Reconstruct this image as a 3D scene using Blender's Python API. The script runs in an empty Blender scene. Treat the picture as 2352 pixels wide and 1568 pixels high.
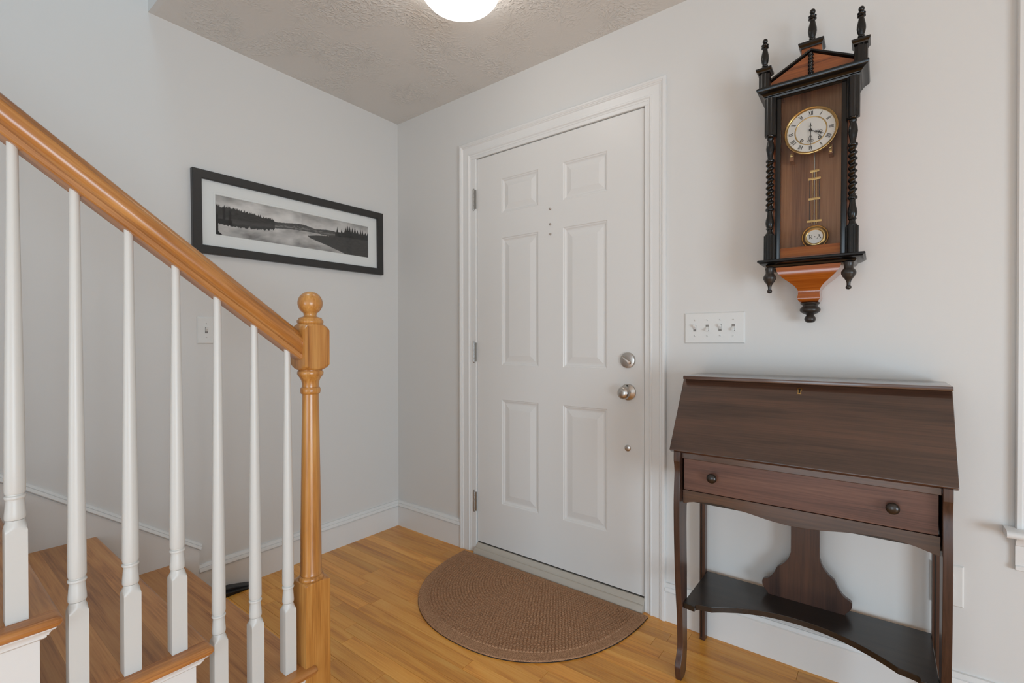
import bpy, bmesh, math, random
import numpy as np
from mathutils import Vector, Matrix, noise as mnoise

sc = bpy.context.scene
COL = sc.collection
PI = math.pi
rnd = random.Random(7)

# ------------------------------------------------------------------ camera
cam_d = bpy.data.cameras.new('camera')
cam = bpy.data.objects.new('camera', cam_d)
COL.objects.link(cam)
cam_d.sensor_fit = 'HORIZONTAL'
cam_d.sensor_width = 36.0
cam_d.lens = 1097.87 / 2352.0 * 36.0
cam_d.shift_y = 9.32 / 2352.0
cam_d.clip_start = 0.02
cam.location = (2.3342, -1.8937, 1.1115)
cam.rotation_euler = (Matrix.Rotation(0.6553, 3, 'Z') @ Matrix.Rotation(PI / 2 - 0.0063, 3, 'X') @ Matrix.Rotation(-0.0011, 3, 'Z')).to_euler()
sc.camera = cam

# ------------------------------------------------------------------ light
sc.view_settings.view_transform = 'Standard'
sc.view_settings.look = 'None'
sc.view_settings.gamma = 1.0
sc.view_settings.use_curve_mapping = False
sc.view_settings.exposure = -0.45

world = bpy.data.worlds.new('overcast_sky')
sc.world = world
world.use_nodes = True
wb = world.node_tree.nodes['Background']
wb.inputs['Color'].default_value = (0.80, 0.90, 1.0, 1)
wb.inputs['Strength'].default_value = 0.9


def area(name, loc, rot, sx, sy, power, col):
    d = bpy.data.lights.new(name, 'AREA')
    d.shape = 'RECTANGLE'
    d.size, d.size_y = sx, sy
    d.energy = power
    d.color = col
    o = bpy.data.objects.new(name, d)
    COL.objects.link(o)
    o.location = loc
    o.rotation_euler = rot
    return o


# daylight stand-ins; rear and side openings are unseen, laid out for even light
DAY = (0.69, 0.86, 1.0)
area('daylight_glass_door', (1.95, -5.14, 0.72), (PI / 2, 0, 0), 1.75, 1.25, 42, DAY)  # set low to stand in for sunlit-ground glow too
area('daylight_rear_window', (3.95, -5.14, 1.45), (PI / 2, 0, 0), 1.3, 1.35, 9, DAY)
area('daylight_side_fill', (5.14, -2.7, 0.66), (PI / 2, 0, PI / 2), 1.9, 1.15, 114, DAY)  # added fill for the left wall, from an unseen side opening
area('daylight_skylight', (0.55, -1.68, 4.86), (0, 0, 0), 0.7, 0.6, 22, (0.60, 0.83, 1.0))


# ------------------------------------------------------------------ materials
def lin(c):
    c = c / 255.0
    return c / 12.92 if c <= 0.04045 else ((c + 0.055) / 1.055) ** 2.4


def rgb(r, g, b):
    return (lin(r), lin(g), lin(b), 1.0)


class NT:
    def __init__(self, name):
        self.m = bpy.data.materials.new(name)
        self.m.use_nodes = True
        self.t = self.m.node_tree
        self.n = self.t.nodes
        self.p = self.n['Principled BSDF']
        self.out = self.n['Material Output']

    def new(self, typ, **kw):
        nd = self.n.new(typ)
        for k, v in kw.items():
            if k in nd.inputs:
                nd.inputs[k].default_value = v
            else:
                setattr(nd, k, v)
        return nd

    def link(self, a, ao, b, bi):
        self.t.links.new(a.outputs[ao], b.inputs[bi])

    def ramp(self, stops):
        r = self.n.new('ShaderNodeValToRGB')
        el = r.color_ramp.elements
        while len(el) < len(stops):
            el.new(0.5)
        for e, (p, c) in zip(el, stops):
            e.position = p
            e.color = c
        return r


def plain(name, col, rough=0.5, metal=0.0, bump=0.0, bscale=60.0, spec=0.5):
    k = NT(name)
    k.p.inputs['Base Color'].default_value = col
    k.p.inputs['Roughness'].default_value = rough
    k.p.inputs['Metallic'].default_value = metal
    k.p.inputs['Specular IOR Level'].default_value = spec
    if bump:
        tc = k.new('ShaderNodeTexCoord')
        nz = k.new('ShaderNodeTexNoise', Scale=bscale, Detail=4.0)
        k.link(tc, 'Object', nz, 'Vector')
        bp = k.new('ShaderNodeBump', Strength=bump, Distance=0.002)
        k.link(nz, 'Fac', bp, 'Height')
        k.link(bp, 'Normal', k.p, 'Normal')
    return k.m


def wood(name, dark, mid, light, along='X', rough=0.35, vary=0.0, fine=1.0, coat=0.0, bump=0.04, spec=0.5, cath=1.0, tilt=0.0):
    """streaky grain running along one local axis; tone shifts from object to object by its random value"""
    k = NT(name)
    tc = k.new('ShaderNodeTexCoord')
    oi = k.new('ShaderNodeObjectInfo')
    add = k.new('ShaderNodeVectorMath', operation='MULTIPLY_ADD')
    cmb = k.new('ShaderNodeCombineXYZ')
    for i, m in enumerate((13.7, 7.3, 5.1)):
        mm = k.new('ShaderNodeMath', operation='MULTIPLY')
        mm.inputs[1].default_value = m
        k.link(oi, 'Random', mm, 0)
        k.t.links.new(mm.outputs[0], cmb.inputs[i])
    add.inputs[1].default_value = (1, 1, 1)
    rt = k.new('ShaderNodeMapping')
    rt.inputs['Rotation'].default_value = (tilt, 0, 0)
    k.link(tc, 'Object', rt, 'Vector')
    k.t.links.new(rt.outputs[0], add.inputs[0])
    k.t.links.new(cmb.outputs[0], add.inputs[2])
    mp = k.new('ShaderNodeMapping')
    k.t.links.new(add.outputs[0], mp.inputs['Vector'])
    s = {'X': (1.3, 16, 16), 'Y': (16, 1.3, 16), 'Z': (16, 16, 1.3)}[along]
    mp.inputs['Scale'].default_value = s
    n1 = k.new('ShaderNodeTexNoise', Scale=1.6 * cath, Detail=5.0, Roughness=0.55, Distortion=0.6)
    k.t.links.new(mp.outputs[0], n1.inputs['Vector'])
    mp2 = k.new('ShaderNodeMapping')
    k.t.links.new(add.outputs[0], mp2.inputs['Vector'])
    s2 = {'X': (6, 240, 240), 'Y': (240, 6, 240), 'Z': (240, 240, 6)}[along]
    mp2.inputs['Scale'].default_value = s2
    n2 = k.new('ShaderNodeTexNoise', Scale=1.0 * fine, Detail=3.0, Roughness=0.6)
    k.t.links.new(mp2.outputs[0], n2.inputs['Vector'])
    mx = k.new('ShaderNodeMix', data_type='FLOAT')
    mx.inputs[0].default_value = 0.38
    k.t.links.new(n1.outputs['Fac'], mx.inputs[2])
    k.t.links.new(n2.outputs['Fac'], mx.inputs[3])
    rp = k.ramp([(0.34, dark), (0.50, mid), (0.67, light)])
    k.t.links.new(mx.outputs[0], rp.inputs['Fac'])
    col = rp.outputs['Color']
    if vary:
        hs = k.new('ShaderNodeHueSaturation')
        mr = k.new('ShaderNodeMapRange')
        mr.inputs['To Min'].default_value = 1.0 - vary
        mr.inputs['To Max'].default_value = 1.0 + vary
        k.link(oi, 'Random', mr, 'Value')
        k.t.links.new(mr.outputs[0], hs.inputs['Value'])
        k.t.links.new(col, hs.inputs['Color'])
        col = hs.outputs['Color']
    k.t.links.new(col, k.p.inputs['Base Color'])
    k.p.inputs['Roughness'].default_value = rough
    k.p.inputs['Specular IOR Level'].default_value = spec
    if coat:
        k.p.inputs['Coat Weight'].default_value = coat
        k.p.inputs['Coat Roughness'].default_value = 0.12
    bp = k.new('ShaderNodeBump', Strength=bump, Distance=0.001)
    k.t.links.new(n2.outputs['Fac'], bp.inputs['Height'])
    k.link(bp, 'Normal', k.p, 'Normal')
    return k.m


M = {}
M['wall'] = plain('wall_paint', rgb(224, 222, 219), 0.55, bump=0.05, bscale=250, spec=0.35)
M['trim'] = plain('trim_paint', rgb(233, 232, 230), 0.32, spec=0.5)
M['door'] = plain('door_paint', rgb(229, 227, 224), 0.36, spec=0.5)
M['baluster'] = plain('baluster_paint', rgb(216, 215, 211), 0.38)
M['oak_floor'] = wood('oak_floor', rgb(200, 126, 44), rgb(230, 158, 64), rgb(240, 180, 90), 'X', 0.32, vary=0.16, coat=0.15)
M['oak_tread'] = wood('oak_tread', rgb(142, 84, 36), rgb(184, 122, 64), rgb(200, 142, 82), 'X', 0.34, vary=0.17, coat=0.1)
M['oak_return'] = wood('oak_return_nosing', rgb(142, 84, 36), rgb(184, 122, 64), rgb(200, 142, 82), 'Y', 0.34, vary=0.08, coat=0.1)
M['oak_rail'] = wood('oak_rail', rgb(132, 80, 36), rgb(176, 116, 58), rgb(206, 150, 88), 'Y', 0.30, coat=0.3, tilt=math.atan(0.194 / 0.2665))
M['oak_newel'] = wood('oak_newel', rgb(142, 88, 38), rgb(188, 128, 62), rgb(212, 158, 88), 'Z', 0.30, coat=0.3)
M['desk'] = wood('dark_desk_wood', rgb(46, 29, 22), rgb(72, 49, 38), rgb(92, 62, 47), 'X', 0.30, coat=0.9, cath=0.7)
M['desk_z'] = wood('dark_desk_wood_upright', rgb(44, 27, 21), rgb(70, 46, 36), rgb(88, 58, 44), 'Z', 0.36, coat=0.2, cath=0.7)
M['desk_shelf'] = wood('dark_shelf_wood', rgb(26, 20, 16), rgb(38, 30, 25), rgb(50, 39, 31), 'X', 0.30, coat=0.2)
M['desk_red'] = wood('drawer_front_wood', rgb(66, 42, 34), rgb(98, 65, 53), rgb(118, 82, 66), 'X', 0.42, coat=0.1, cath=0.8)
M['ebony'] = plain('ebonised_wood', rgb(15, 13, 12), 0.22, spec=0.5)
M['ebony_worn'] = plain('worn_ebonised_wood', rgb(46, 40, 36), 0.35, bump=0.1, bscale=90)
M['walnut'] = wood('walnut_veneer', rgb(104, 52, 24), rgb(150, 82, 40), rgb(170, 98, 52), 'X', 0.3, coat=0.4)
M['walnut_back'] = wood('walnut_backboard', rgb(122, 78, 48), rgb(172, 118, 78), rgb(198, 146, 102), 'Z', 0.5, cath=0.6)
M['walnut_rail'] = wood('walnut_rail', rgb(120, 62, 26), rgb(168, 94, 42), rgb(190, 116, 58), 'X', 0.6, spec=0.2)
M['burl'] = wood('glossy_bracket_veneer', rgb(120, 54, 12), rgb(165, 84, 22), rgb(190, 108, 36), 'X', 0.2, coat=0.8, cath=0.7)
M['brass'] = plain('brass', (0.62, 0.42, 0.17, 1), 0.28, 1.0)
M['steel_rod'] = plain('steel_rod', (0.55, 0.53, 0.50, 1), 0.3, 1.0)
M['nickel'] = plain('satin_nickel', (0.56, 0.52, 0.48, 1), 0.30, 1.0)
M['hinge'] = plain('hinge_steel', (0.42, 0.41, 0.39, 1), 0.38, 1.0)
M['aluminium'] = plain('dull_threshold_metal', rgb(196, 188, 176), 0.42, 0.25)
M['enamel'] = plain('white_enamel', rgb(240, 236, 230), 0.25)
M['black'] = plain('black_paint', rgb(18, 17, 17), 0.4)
M['dark_gap'] = plain('dark_rubber_seal', rgb(48, 43, 40), 0.7)
M['frame'] = plain('charcoal_frame', rgb(48, 47, 46), 0.42, bump=0.12, bscale=500)
M['matboard'] = plain('white_mat_board', rgb(236, 236, 234), 0.7)
M['plastic'] = plain('white_plastic', rgb(230, 229, 226), 0.35)
M['slot'] = plain('dark_slot', rgb(134, 130, 126), 0.6)
M['vent'] = plain('black_plastic', rgb(38, 38, 40), 0.42, bump=0.1, bscale=300)
M['rubber'] = plain('mat_rubber', rgb(34, 29, 27), 0.8)
M['glow'] = None


def glass_mat(name, tint=(0.995, 0.997, 0.995, 1), refl=0.6):
    k = NT(name)
    tr = k.new('ShaderNodeBsdfTransparent')
    tr.inputs['Color'].default_value = tint
    gl = k.new('ShaderNodeBsdfGlossy')
    gl.inputs['Roughness'].default_value = 0.02
    fr = k.new('ShaderNodeFresnel', IOR=1.45)
    mm = k.new('ShaderNodeMath', operation='MULTIPLY')
    mm.inputs[1].default_value = refl
    k.link(fr, 'Fac', mm, 0)
    mx = k.new('ShaderNodeMixShader')
    k.t.links.new(mm.outputs[0], mx.inputs[0])
    k.t.links.new(tr.outputs[0], mx.inputs[1])
    k.t.links.new(gl.outputs[0], mx.inputs[2])
    k.t.links.new(mx.outputs[0], k.out.inputs['Surface'])
    return k.m


M['glass'] = glass_mat('clear_glass')

# opal glass of the ceiling lamp: gives off the lamp's light
k = NT('lit_opal_glass')
k.p.inputs['Base Color'].default_value = (0.9, 0.88, 0.84, 1)
k.p.inputs['Roughness'].default_value = 0.3
k.p.inputs['Emission Color'].default_value = (1.0, 0.965, 0.92, 1)
k.p.inputs['Emission Strength'].default_value = 6.5
M['glow'] = k.m

# swirled plaster of the ceiling: fans of ridges
k = NT('stomped_plaster')
k.p.inputs['Base Color'].default_value = rgb(224, 220, 215)
k.p.inputs['Roughness'].default_value = 0.7
tc = k.new('ShaderNodeTexCoord')
vor = k.new('ShaderNodeTexVoronoi', Scale=5.5)
k.link(tc, 'Object', vor, 'Vector')
sub = k.new('ShaderNodeVectorMath', operation='SUBTRACT')
k.link(tc, 'Object', sub, 0)
scl = k.new('ShaderNodeVectorMath', operation='SCALE')
scl.inputs['Scale'].default_value = 1.0
k.link(vor, 'Position', scl, 0)
k.t.links.new(scl.outputs[0], sub.inputs[1])
sep = k.new('ShaderNodeSeparateXYZ')
k.t.links.new(sub.outputs[0], sep.inputs[0])
at = k.new('ShaderNodeMath', operation='ARCTAN2')
k.link(sep, 'Y', at, 0)
k.link(sep, 'X', at, 1)
nz0 = k.new('ShaderNodeTexNoise', Scale=30.0, Detail=2.0)
k.link(tc, 'Object', nz0, 'Vector')
cx = k.new('ShaderNodeCombineXYZ')
am = k.new('ShaderNodeMath', operation='MULTIPLY')
am.inputs[1].default_value = 5.0
k.t.links.new(at.outputs[0], am.inputs[0])
k.t.links.new(am.outputs[0], cx.inputs[0])
dm = k.new('ShaderNodeMath', operation='MULTIPLY')
dm.inputs[1].default_value = 14.0
k.link(vor, 'Distance', dm, 0)
k.t.links.new(dm.outputs[0], cx.inputs[1])
vc = k.new('ShaderNodeVectorMath', operation='ADD')
k.t.links.new(cx.outputs[0], vc.inputs[0])
vm = k.new('ShaderNodeVectorMath', operation='SCALE')
k.link(vor, 'Color', vm, 0)
vm.inputs['Scale'].default_value = 20.0
k.t.links.new(vm.outputs[0], vc.inputs[1])
nz = k.new('ShaderNodeTexNoise', Scale=1.2, Detail=1.0, Roughness=0.5, Distortion=0.5)
k.t.links.new(vc.outputs[0], nz.inputs['Vector'])
rp = k.ramp([(0.46, (0, 0, 0, 1)), (0.66, (1, 1, 1, 1))])
k.t.links.new(nz.outputs['Fac'], rp.inputs['Fac'])
msk = k.new('ShaderNodeTexNoise', Scale=4.5, Detail=1.0)
k.link(tc, 'Object', msk, 'Vector')
mrp = k.ramp([(0.42, (0.06, 0.06, 0.06, 1)), (0.62, (1, 1, 1, 1))])
k.link(msk, 'Fac', mrp, 'Fac')
hm = k.new('ShaderNodeMath', operation='MULTIPLY')
k.t.links.new(rp.outputs['Color'], hm.inputs[0])
k.t.links.new(mrp.outputs['Color'], hm.inputs[1])
bp = k.new('ShaderNodeBump', Strength=0.5, Distance=0.005)
k.t.links.new(hm.outputs[0], bp.inputs['Height'])
k.link(bp, 'Normal', k.p, 'Normal')
M['ceiling'] = k.m

# brown carpet of the door mat
k = NT('brown_carpet')
tc = k.new('ShaderNodeTexCoord')
nz = k.new('ShaderNodeTexNoise', Scale=420.0, Detail=2.0)
k.link(tc, 'Object', nz, 'Vector')
rp = k.ramp([(0.30, rgb(130, 94, 69)), (0.70, rgb(206, 162, 127))])
k.link(nz, 'Fac', rp, 'Fac')
k.link(rp, 'Color', k.p, 'Base Color')
k.p.inputs['Roughness'].default_value = 0.95
k.p.inputs['Specular IOR Level'].default_value = 0.1
bp = k.new('ShaderNodeBump', Strength=0.6, Distance=0.002)
k.link(nz, 'Fac', bp, 'Height')
k.link(bp, 'Normal', k.p, 'Normal')
M['carpet'] = k.m

# print behind glass: colours stored per point of the sheet
k = NT('photographic_print')
ca = k.new('ShaderNodeVertexColor')
ca.layer_name = 'print'
k.link(ca, 'Color', k.p, 'Base Color')
k.p.inputs['Roughness'].default_value = 0.5
M['print'] = k.m


# ------------------------------------------------------------------ mesh helpers
class MB:
    def __init__(self, org=(0, 0, 0)):
        self.v, self.f = [], []
        self.o = Vector(org)

    def add(self, verts, faces):
        b = len(self.v)
        self.v += [Vector(p) - self.o for p in verts]
        self.f += [[b + i for i in f] for f in faces]
        return self

    def box(self, x0, x1, y0, y1, z0, z1):
        v = [(x, y, z) for x in (x0, x1) for y in (y0, y1) for z in (z0, z1)]
        return self.add(v, [(0, 1, 3, 2), (4, 6, 7, 5), (0, 4, 5, 1), (2, 3, 7, 6), (0, 2, 6, 4), (1, 5, 7, 3)])

    def rbox(self, x0, x1, y0, y1, z0, z1, b):
        """box with chamfered edges"""
        bm = bmesh.new()
        bmesh.ops.create_cube(bm, size=1.0)
        for q in bm.verts:
            q.co = Vector(((x0 + x1) / 2 + q.co.x * (x1 - x0), (y0 + y1) / 2 + q.co.y * (y1 - y0),
                           (z0 + z1) / 2 + q.co.z * (z1 - z0)))
        bmesh.ops.bevel(bm, geom=bm.edges[:], offset=b, segments=2, affect='EDGES', profile=0.6)
        bm.verts.index_update()
        self.add([q.co.copy() for q in bm.verts], [[q.index for q in f.verts] for f in bm.faces])
        bm.free()
        return self

    def sections(self, secs, closed=True, caps=True, loop=False):
        """loft a list of point rings"""
        n = len(secs[0])
        v = [p for s in secs for p in s]
        fs = []
        m = len(secs)
        for i in range(m if loop else m - 1):
            j = (i + 1) % m
            for a in range(n if closed else n - 1):
                b = (a + 1) % n
                fs.append((i * n + a, i * n + b, j * n + b, j * n + a))
        if caps and not loop:
            fs.append(tuple(range(n - 1, -1, -1)))
            fs.append(tuple((m - 1) * n + a for a in range(n)))
        return self.add(v, fs)

    def turned(self, c, prof, half=None, n=32, axis='Z', twist=None, caps=True):
        """turned solid about an axis through c; half = half side of the square blank it is cut from"""
        secs = []
        for (h, r) in prof:
            ring = []
            for a in range(n):
                t = 2 * PI * (a + 0.5) / n if half is None else 2 * PI * a / n
                rr = r
                if twist:
                    rr = r + twist(h, t)
                if half is not None:
                    rr = min(r, half / max(abs(math.cos(t)), abs(math.sin(t))))
                x, y = rr * math.cos(t), rr * math.sin(t)
                if axis == 'Z':
                    ring.append((c[0] + x, c[1] + y, c[2] + h))
                elif axis == 'Y':
                    ring.append((c[0] + x, c[1] + h, c[2] + y))
                else:
                    ring.append((c[0] + h, c[1] + x, c[2] + y))
            secs.append(ring)
        return self.sections(secs, caps=caps)

    def prism(self, pts, axis, a, b):
        """polygon (two coordinates) pushed along the third axis from a to b"""
        def P(p, t):
            return {'X': (t, p[0], p[1]), 'Y': (p[0], t, p[1]), 'Z': (p[0], p[1], t)}[axis]
        return self.sections([[P(p, a) for p in pts], [P(p, b) for p in pts]])

    def tube(self, pts, r, n=8, loop=False):
        pts = [Vector(p) for p in pts]
        secs = []
        m = len(pts)
        for i, p in enumerate(pts):
            if loop:
                d = pts[(i + 1) % m] - pts[i - 1]
            else:
                d = pts[min(i + 1, m - 1)] - pts[max(i - 1, 0)]
            d.normalize()
            up = Vector((0, 1, 0)) if abs(d.y) < 0.9 else Vector((1, 0, 0))
            s = d.cross(up).normalized()
            u = s.cross(d).normalized()
            rr = r[i] if isinstance(r, (list, tuple)) else r
            secs.append([p + s * rr * math.cos(2 * PI * a / n) + u * rr * math.sin(2 * PI * a / n) for a in range(n)])
        return self.sections(secs, loop=loop)

    def build(self, name, mat, parent=None, loc=None, smooth=None, bevel=0.0):
        me = bpy.data.meshes.new(name)
        me.from_pydata([tuple(p) for p in self.v], [], self.f)
        bm = bmesh.new()
        bm.from_mesh(me)
        bmesh.ops.recalc_face_normals(bm, faces=bm.faces[:])
        if smooth is not None:
            lim = math.radians(smooth)
            for f in bm.faces:
                f.smooth = True
            for e in bm.edges:
                if len(e.link_faces) == 2 and e.calc_face_angle(0) > lim:
                    e.smooth = False
        bm.to_mesh(me)
        bm.free()
        me.materials.append(mat)
        o = bpy.data.objects.new(name, me)
        COL.objects.link(o)
        if parent is not None:
            o.parent = parent
        if loc is not None:
            o.location = loc
        if bevel:
            md = o.modifiers.new('edge', 'BEVEL')
            md.width = bevel
            md.segments = 2
            md.limit_method = 'ANGLE'
            md.angle_limit = math.radians(40)
        return o


def spline(pts, k):
    """smooth curve through the given points"""
    out = []
    n = len(pts)
    for i in range(n - 1):
        p0, p1, p2, p3 = pts[max(i - 1, 0)], pts[i], pts[i + 1], pts[min(i + 2, n - 1)]
        for j in range(k):
            t = j / k
            out.append(tuple(0.5 * (2 * b + (c - a) * t + (2 * a - 5 * b + 4 * c - d) * t * t + (3 * b - a - 3 * c + d) * t ** 3)
                             for a, b, c, d in zip(p0, p1, p2, p3)))
    out.append(tuple(pts[-1]))
    return out


def thing(name, loc, label=None, cat=None, group=None, kind=None):
    o = bpy.data.objects.new(name, None)
    o.empty_display_size = 0.05
    COL.objects.link(o)
    o.location = loc
    return tag(o, label, cat, group, kind)


def tag(o, label=None, cat=None, group=None, kind=None):
    if label:
        o['label'] = label
    if cat:
        o['category'] = cat
    if group:
        o['group'] = group
    if kind:
        o['kind'] = kind
    return o


def copy_tree(o, parent=None):
    c = o.copy()
    COL.objects.link(c)
    c.parent = parent
    for ch in [q for q in bpy.data.objects if q.parent == o and q != c]:
        copy_tree(ch, c)
    return c


# ------------------------------------------------------------------ setting
H = 2.44            # ceiling
RX, BY = 5.2, -5.2  # far ends of the room, out of view
DX0, DX1, DZ = 0.607, 1.585, 2.097     # door opening
WX0, WX1, WZ0, WZ1 = 2.70, 3.66, 0.60, 2.10   # window opening
SX = 1.045          # open face of the stair
HY = -1.255         # edge of the stairwell opening

w = MB()
for (a, b, c, d) in [(-0.12, DX0, 0, H + 0.25), (DX1, WX0, 0, H + 0.25), (WX1, RX + .12, 0, H + 0.25),
                     (DX0, DX1, DZ, H + 0.25), (WX0, WX1, 0, WZ0), (WX0, WX1, WZ1, H + 0.25)]:
    w.box(a, b, 0.0, 0.14, c, d)
tag(w.build('wall_back', M['wall']), 'off-white painted wall holding the front door and clock', kind='structure')
w = MB().box(-0.12, 0, BY - .1, 0.0, -0.05, 5.0)
tag(w.build('wall_left', M['wall']), 'off-white painted wall beside the stair with the framed picture', kind='structure')
w = MB()
for (a, b, c, d) in [(BY, -3.65, 0, H), (-1.75, 0, 0, H), (-3.65, -1.75, 2.05, H)]:
    w.box(RX, RX + 0.12, a, b, c, d)
tag(w.build('wall_right', M['wall']), 'off-white painted wall at the right of the room', kind='structure')
w = MB()
for (a, b, c, d) in [(0, 1.07, 0, H), (2.83, 3.3, 0, H), (4.6, RX + .12, 0, H), (1.07, 2.83, 2.08, H),
                     (3.3, 4.6, 0, 0.77), (3.3, 4.6, 2.13, H)]:
    w.box(a, b, BY - 0.12, BY, c, d)
tag(w.build('wall_front', M['wall']), 'off-white painted wall behind the viewer', kind='structure')
# ceiling slab, open above the stair flight
c = MB()
c.box(0, 1.12, HY + 0.02, 0, H, H + 0.25)
c.box(1.12, RX, BY, 0, H, H + 0.25)
c.box(0, 1.12, BY, -4.4, H, H + 0.25)
tag(c.build('ceiling', M['ceiling']), 'swirl-textured plaster ceiling over the entry', kind='structure')
u = MB()
u.box(0, 1.12, HY, HY + 0.02, H, 5.0)
u.box(1.12, 1.22, -4.4, HY + 0.1, H + 0.25, 5.0)
u.box(0, 1.12, -4.5, -4.4, H + 0.25, 5.0)
tag(u.build('wall_upper', M['wall']), 'painted walls round the stairwell above the ceiling', kind='structure')
u = MB()
for (a, b, cc, d) in [(0, 0.2, -4.4, HY), (0.9, 1.12, -4.4, HY), (0.2, 0.9, -4.4, -1.98), (0.2, 0.9, -1.38, HY)]:
    u.box(a, b, cc, d, 4.9, 5.0)
tag(u.build('ceiling_upper', M['ceiling']), 'plaster ceiling with a skylight opening over the stairwell', kind='structure')

# floor: oak strips laid parallel to the door wall
fl = MB().box(-0.05, RX, BY, 0.14, -0.06, -0.0195)
floor = tag(fl.build('floor', M['dark_gap']), 'honey oak strip floor', kind='structure')
PW = 0.0572
_pl = {}


def plank_mesh(L):
    if L not in _pl:
        wv, hv, e = PW - 0.0005, 0.0195, 0.0006
        x0, x1, y0, y1 = 0.00025, L - 0.00025, -wv / 2, wv / 2
        m = MB()
        m.sections([[(x0, y0, -hv), (x1, y0, -hv), (x1, y1, -hv), (x0, y1, -hv)],
                    [(x0, y0, -e), (x1, y0, -e), (x1, y1, -e), (x0, y1, -e)],
                    [(x0 + e, y0 + e, 0), (x1 - e, y0 + e, 0), (x1 - e, y1 - e, 0), (x0 + e, y1 - e, 0)]])
        o = m.build('plank', M['oak_floor'])
        me = o.data
        bpy.data.objects.remove(o)
        _pl[L] = me
    return _pl[L]


rest = MB()
row = 0
y = -PW / 2 + 0.03
while y > BY:
    xa = 0.0
    if y < -1.19:
        xa = SX
    x = xa
    first = True
    while x < RX - 0.01:
        L = round(rnd.choice([0.35, 0.5, 0.6, 0.75, 0.85, 1.0, 1.2]) * (rnd.uniform(0.3, 1) if first else 1), 2)
        L = max(L, 0.15)
        if x + L > RX - 0.12:
            L = round(RX - x, 4)
        near = y > -1.78 and x < 2.95
        if near:
            o = bpy.data.objects.new('plank', plank_mesh(L))
            COL.objects.link(o)
            o.parent = floor
            o.location = (x, y, 0)
        else:
            e = 0.0006
            rest.box(x + .0003, x + L - .0003, y - PW / 2 + .0003, y + PW / 2 - .0003, -0.0195, 0)
        x = round(x + L, 4)
        first = False
    y -= PW
    row += 1
tag(rest.build('planks', M['oak_floor'], floor), kind='stuff')

# baseboards
BP = [(0, 0), (0.013, 0), (0.013, 0.113), (0.0152, 0.1145), (0.0152, 0.1165), (0.0120, 0.1185), (0.0210, 0.1225), (0.0215, 0.1245), (0.0175, 0.1365),
      (0.0140, 0.1378), (0.0155, 0.1400), (0.0080, 0.1510), (0, 0.152)]


def base_run(name, pts_fn, label):
    m = MB()
    a = [pts_fn(0, t, z) for t, z in BP]
    b = [pts_fn(1, t, z) for t, z in BP]
    m.sections([a, b])
    return tag(m.build(name, M['trim'], smooth=25), label, kind='structure')


base_run('baseboard_left', lambda i, t, z: (t, -t if i == 0 else -1.0875, z), 'white moulded baseboard along the stair-side wall')
base_run('baseboard_back', lambda i, t, z: (t if i == 0 else 0.533, -t, z), 'white moulded baseboard between the corner and the door')
base_run('baseboard_right', lambda i, t, z: (1.659 if i == 0 else RX, -t, z), 'white moulded baseboard behind the desk')

# ------------------------------------------------------------------ front door
door = thing('door_1', (1.105, 0, 0), 'white six-panel front door with satin nickel knob and deadbolt', kind='structure')
DO = (1.105, 0, 0)
SL0, SL1, SB, ST = 0.6455, 1.5645, 0.060, 2.0775
YF = 0.004     # face of the slab
cols = [(0.806, 1.038), (1.170, 1.400)]
rows_ = [(0.285, 0.824), (0.993, 1.646), (1.766, 1.9455)]
xs = [SL0, cols[0][0], cols[0][1], cols[1][0], cols[1][1], SL1]
zs = [SB, rows_[0][0], rows_[0][1], rows_[1][0], rows_[1][1], rows_[2][0], rows_[2][1], ST]
m = MB(DO)
gv = [(xx, YF, zz) for zz in zs for xx in xs]
gf = []
for j in range(len(zs) - 1):
    for i in range(len(xs) - 1):
        if i in (1, 3) and j in (1, 3, 5):
            continue
        a = j * len(xs) + i
        gf.append((a, a + 1, a + 1 + len(xs), a + len(xs)))
m.add(gv, gf)
m.add([(SL0, YF, SB), (SL1, YF, SB), (SL1, YF, ST), (SL0, YF, ST), (SL0, YF + .044, SB), (SL1, YF + .044, SB),
       (SL1, YF + .044, ST), (SL0, YF + .044, ST)],
      [(0, 1, 5, 4), (1, 2, 6, 5), (2, 3, 7, 6), (3, 0, 4, 7), (4, 5, 6, 7)])
slab = m.build('slab', M['door'], door)
for (x0, x1) in cols:
    for (z0, z1) in rows_:
        prof = [(0, 0), (0.003, 0.0), (0.006, 0.0028), (0.011, 0.0038), (0.014, 0.0065), (0.019, 0.0085), (0.024, 0.0085),
                (0.052, 0.0022), (0.054, 0.0022)]
        if z1 - z0 < 0.3:
            prof = [(0, 0), (0.003, 0.0), (0.006, 0.0028), (0.011, 0.0038), (0.014, 0.0065), (0.018, 0.0085), (0.021, 0.0085),
                    (0.045, 0.0022), (0.047, 0.0022)]
        secs = [[(x0 + t, YF + d, z0 + t), (x1 - t, YF + d, z0 + t), (x1 - t, YF + d, z1 - t), (x0 + t, YF + d, z1 - t)] for t, d in prof]
        p = MB(DO)
        p.sections(secs, caps=False)
        n = len(p.v)
        p.f.append([n - 4, n - 3, n - 2, n - 1])
        p.build('panel', M['door'], slab)

CP = [(0, 0), (0, 0.015), (0.003, 0.0195), (0.011, 0.0205), (0.0145, 0.018), (0.0165, 0.018), (0.019, 0.0155), (0.022, 0.016), (0.026, 0.0125),
      (0.056, 0.0105), (0.058, 0.0125), (0.064, 0.0125), (0.069, 0.0085), (0.075, 0.0075), (0.075, 0)]


def casing(name, xL, xR, zB, zT, org, parent, bottom=False):
    m = MB(org)
    secs = []
    for corner in range(4):
        ring = []
        for t, h in CP:
            x = xL + t if corner in (0, 1) else xR - t
            z = zB if corner in (0, 3) else zT - t
            ring.append((x, -h, z))
        secs.append(ring)
    m.sections(secs)
    return m.build(name, M['trim'], parent, smooth=28)


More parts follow.
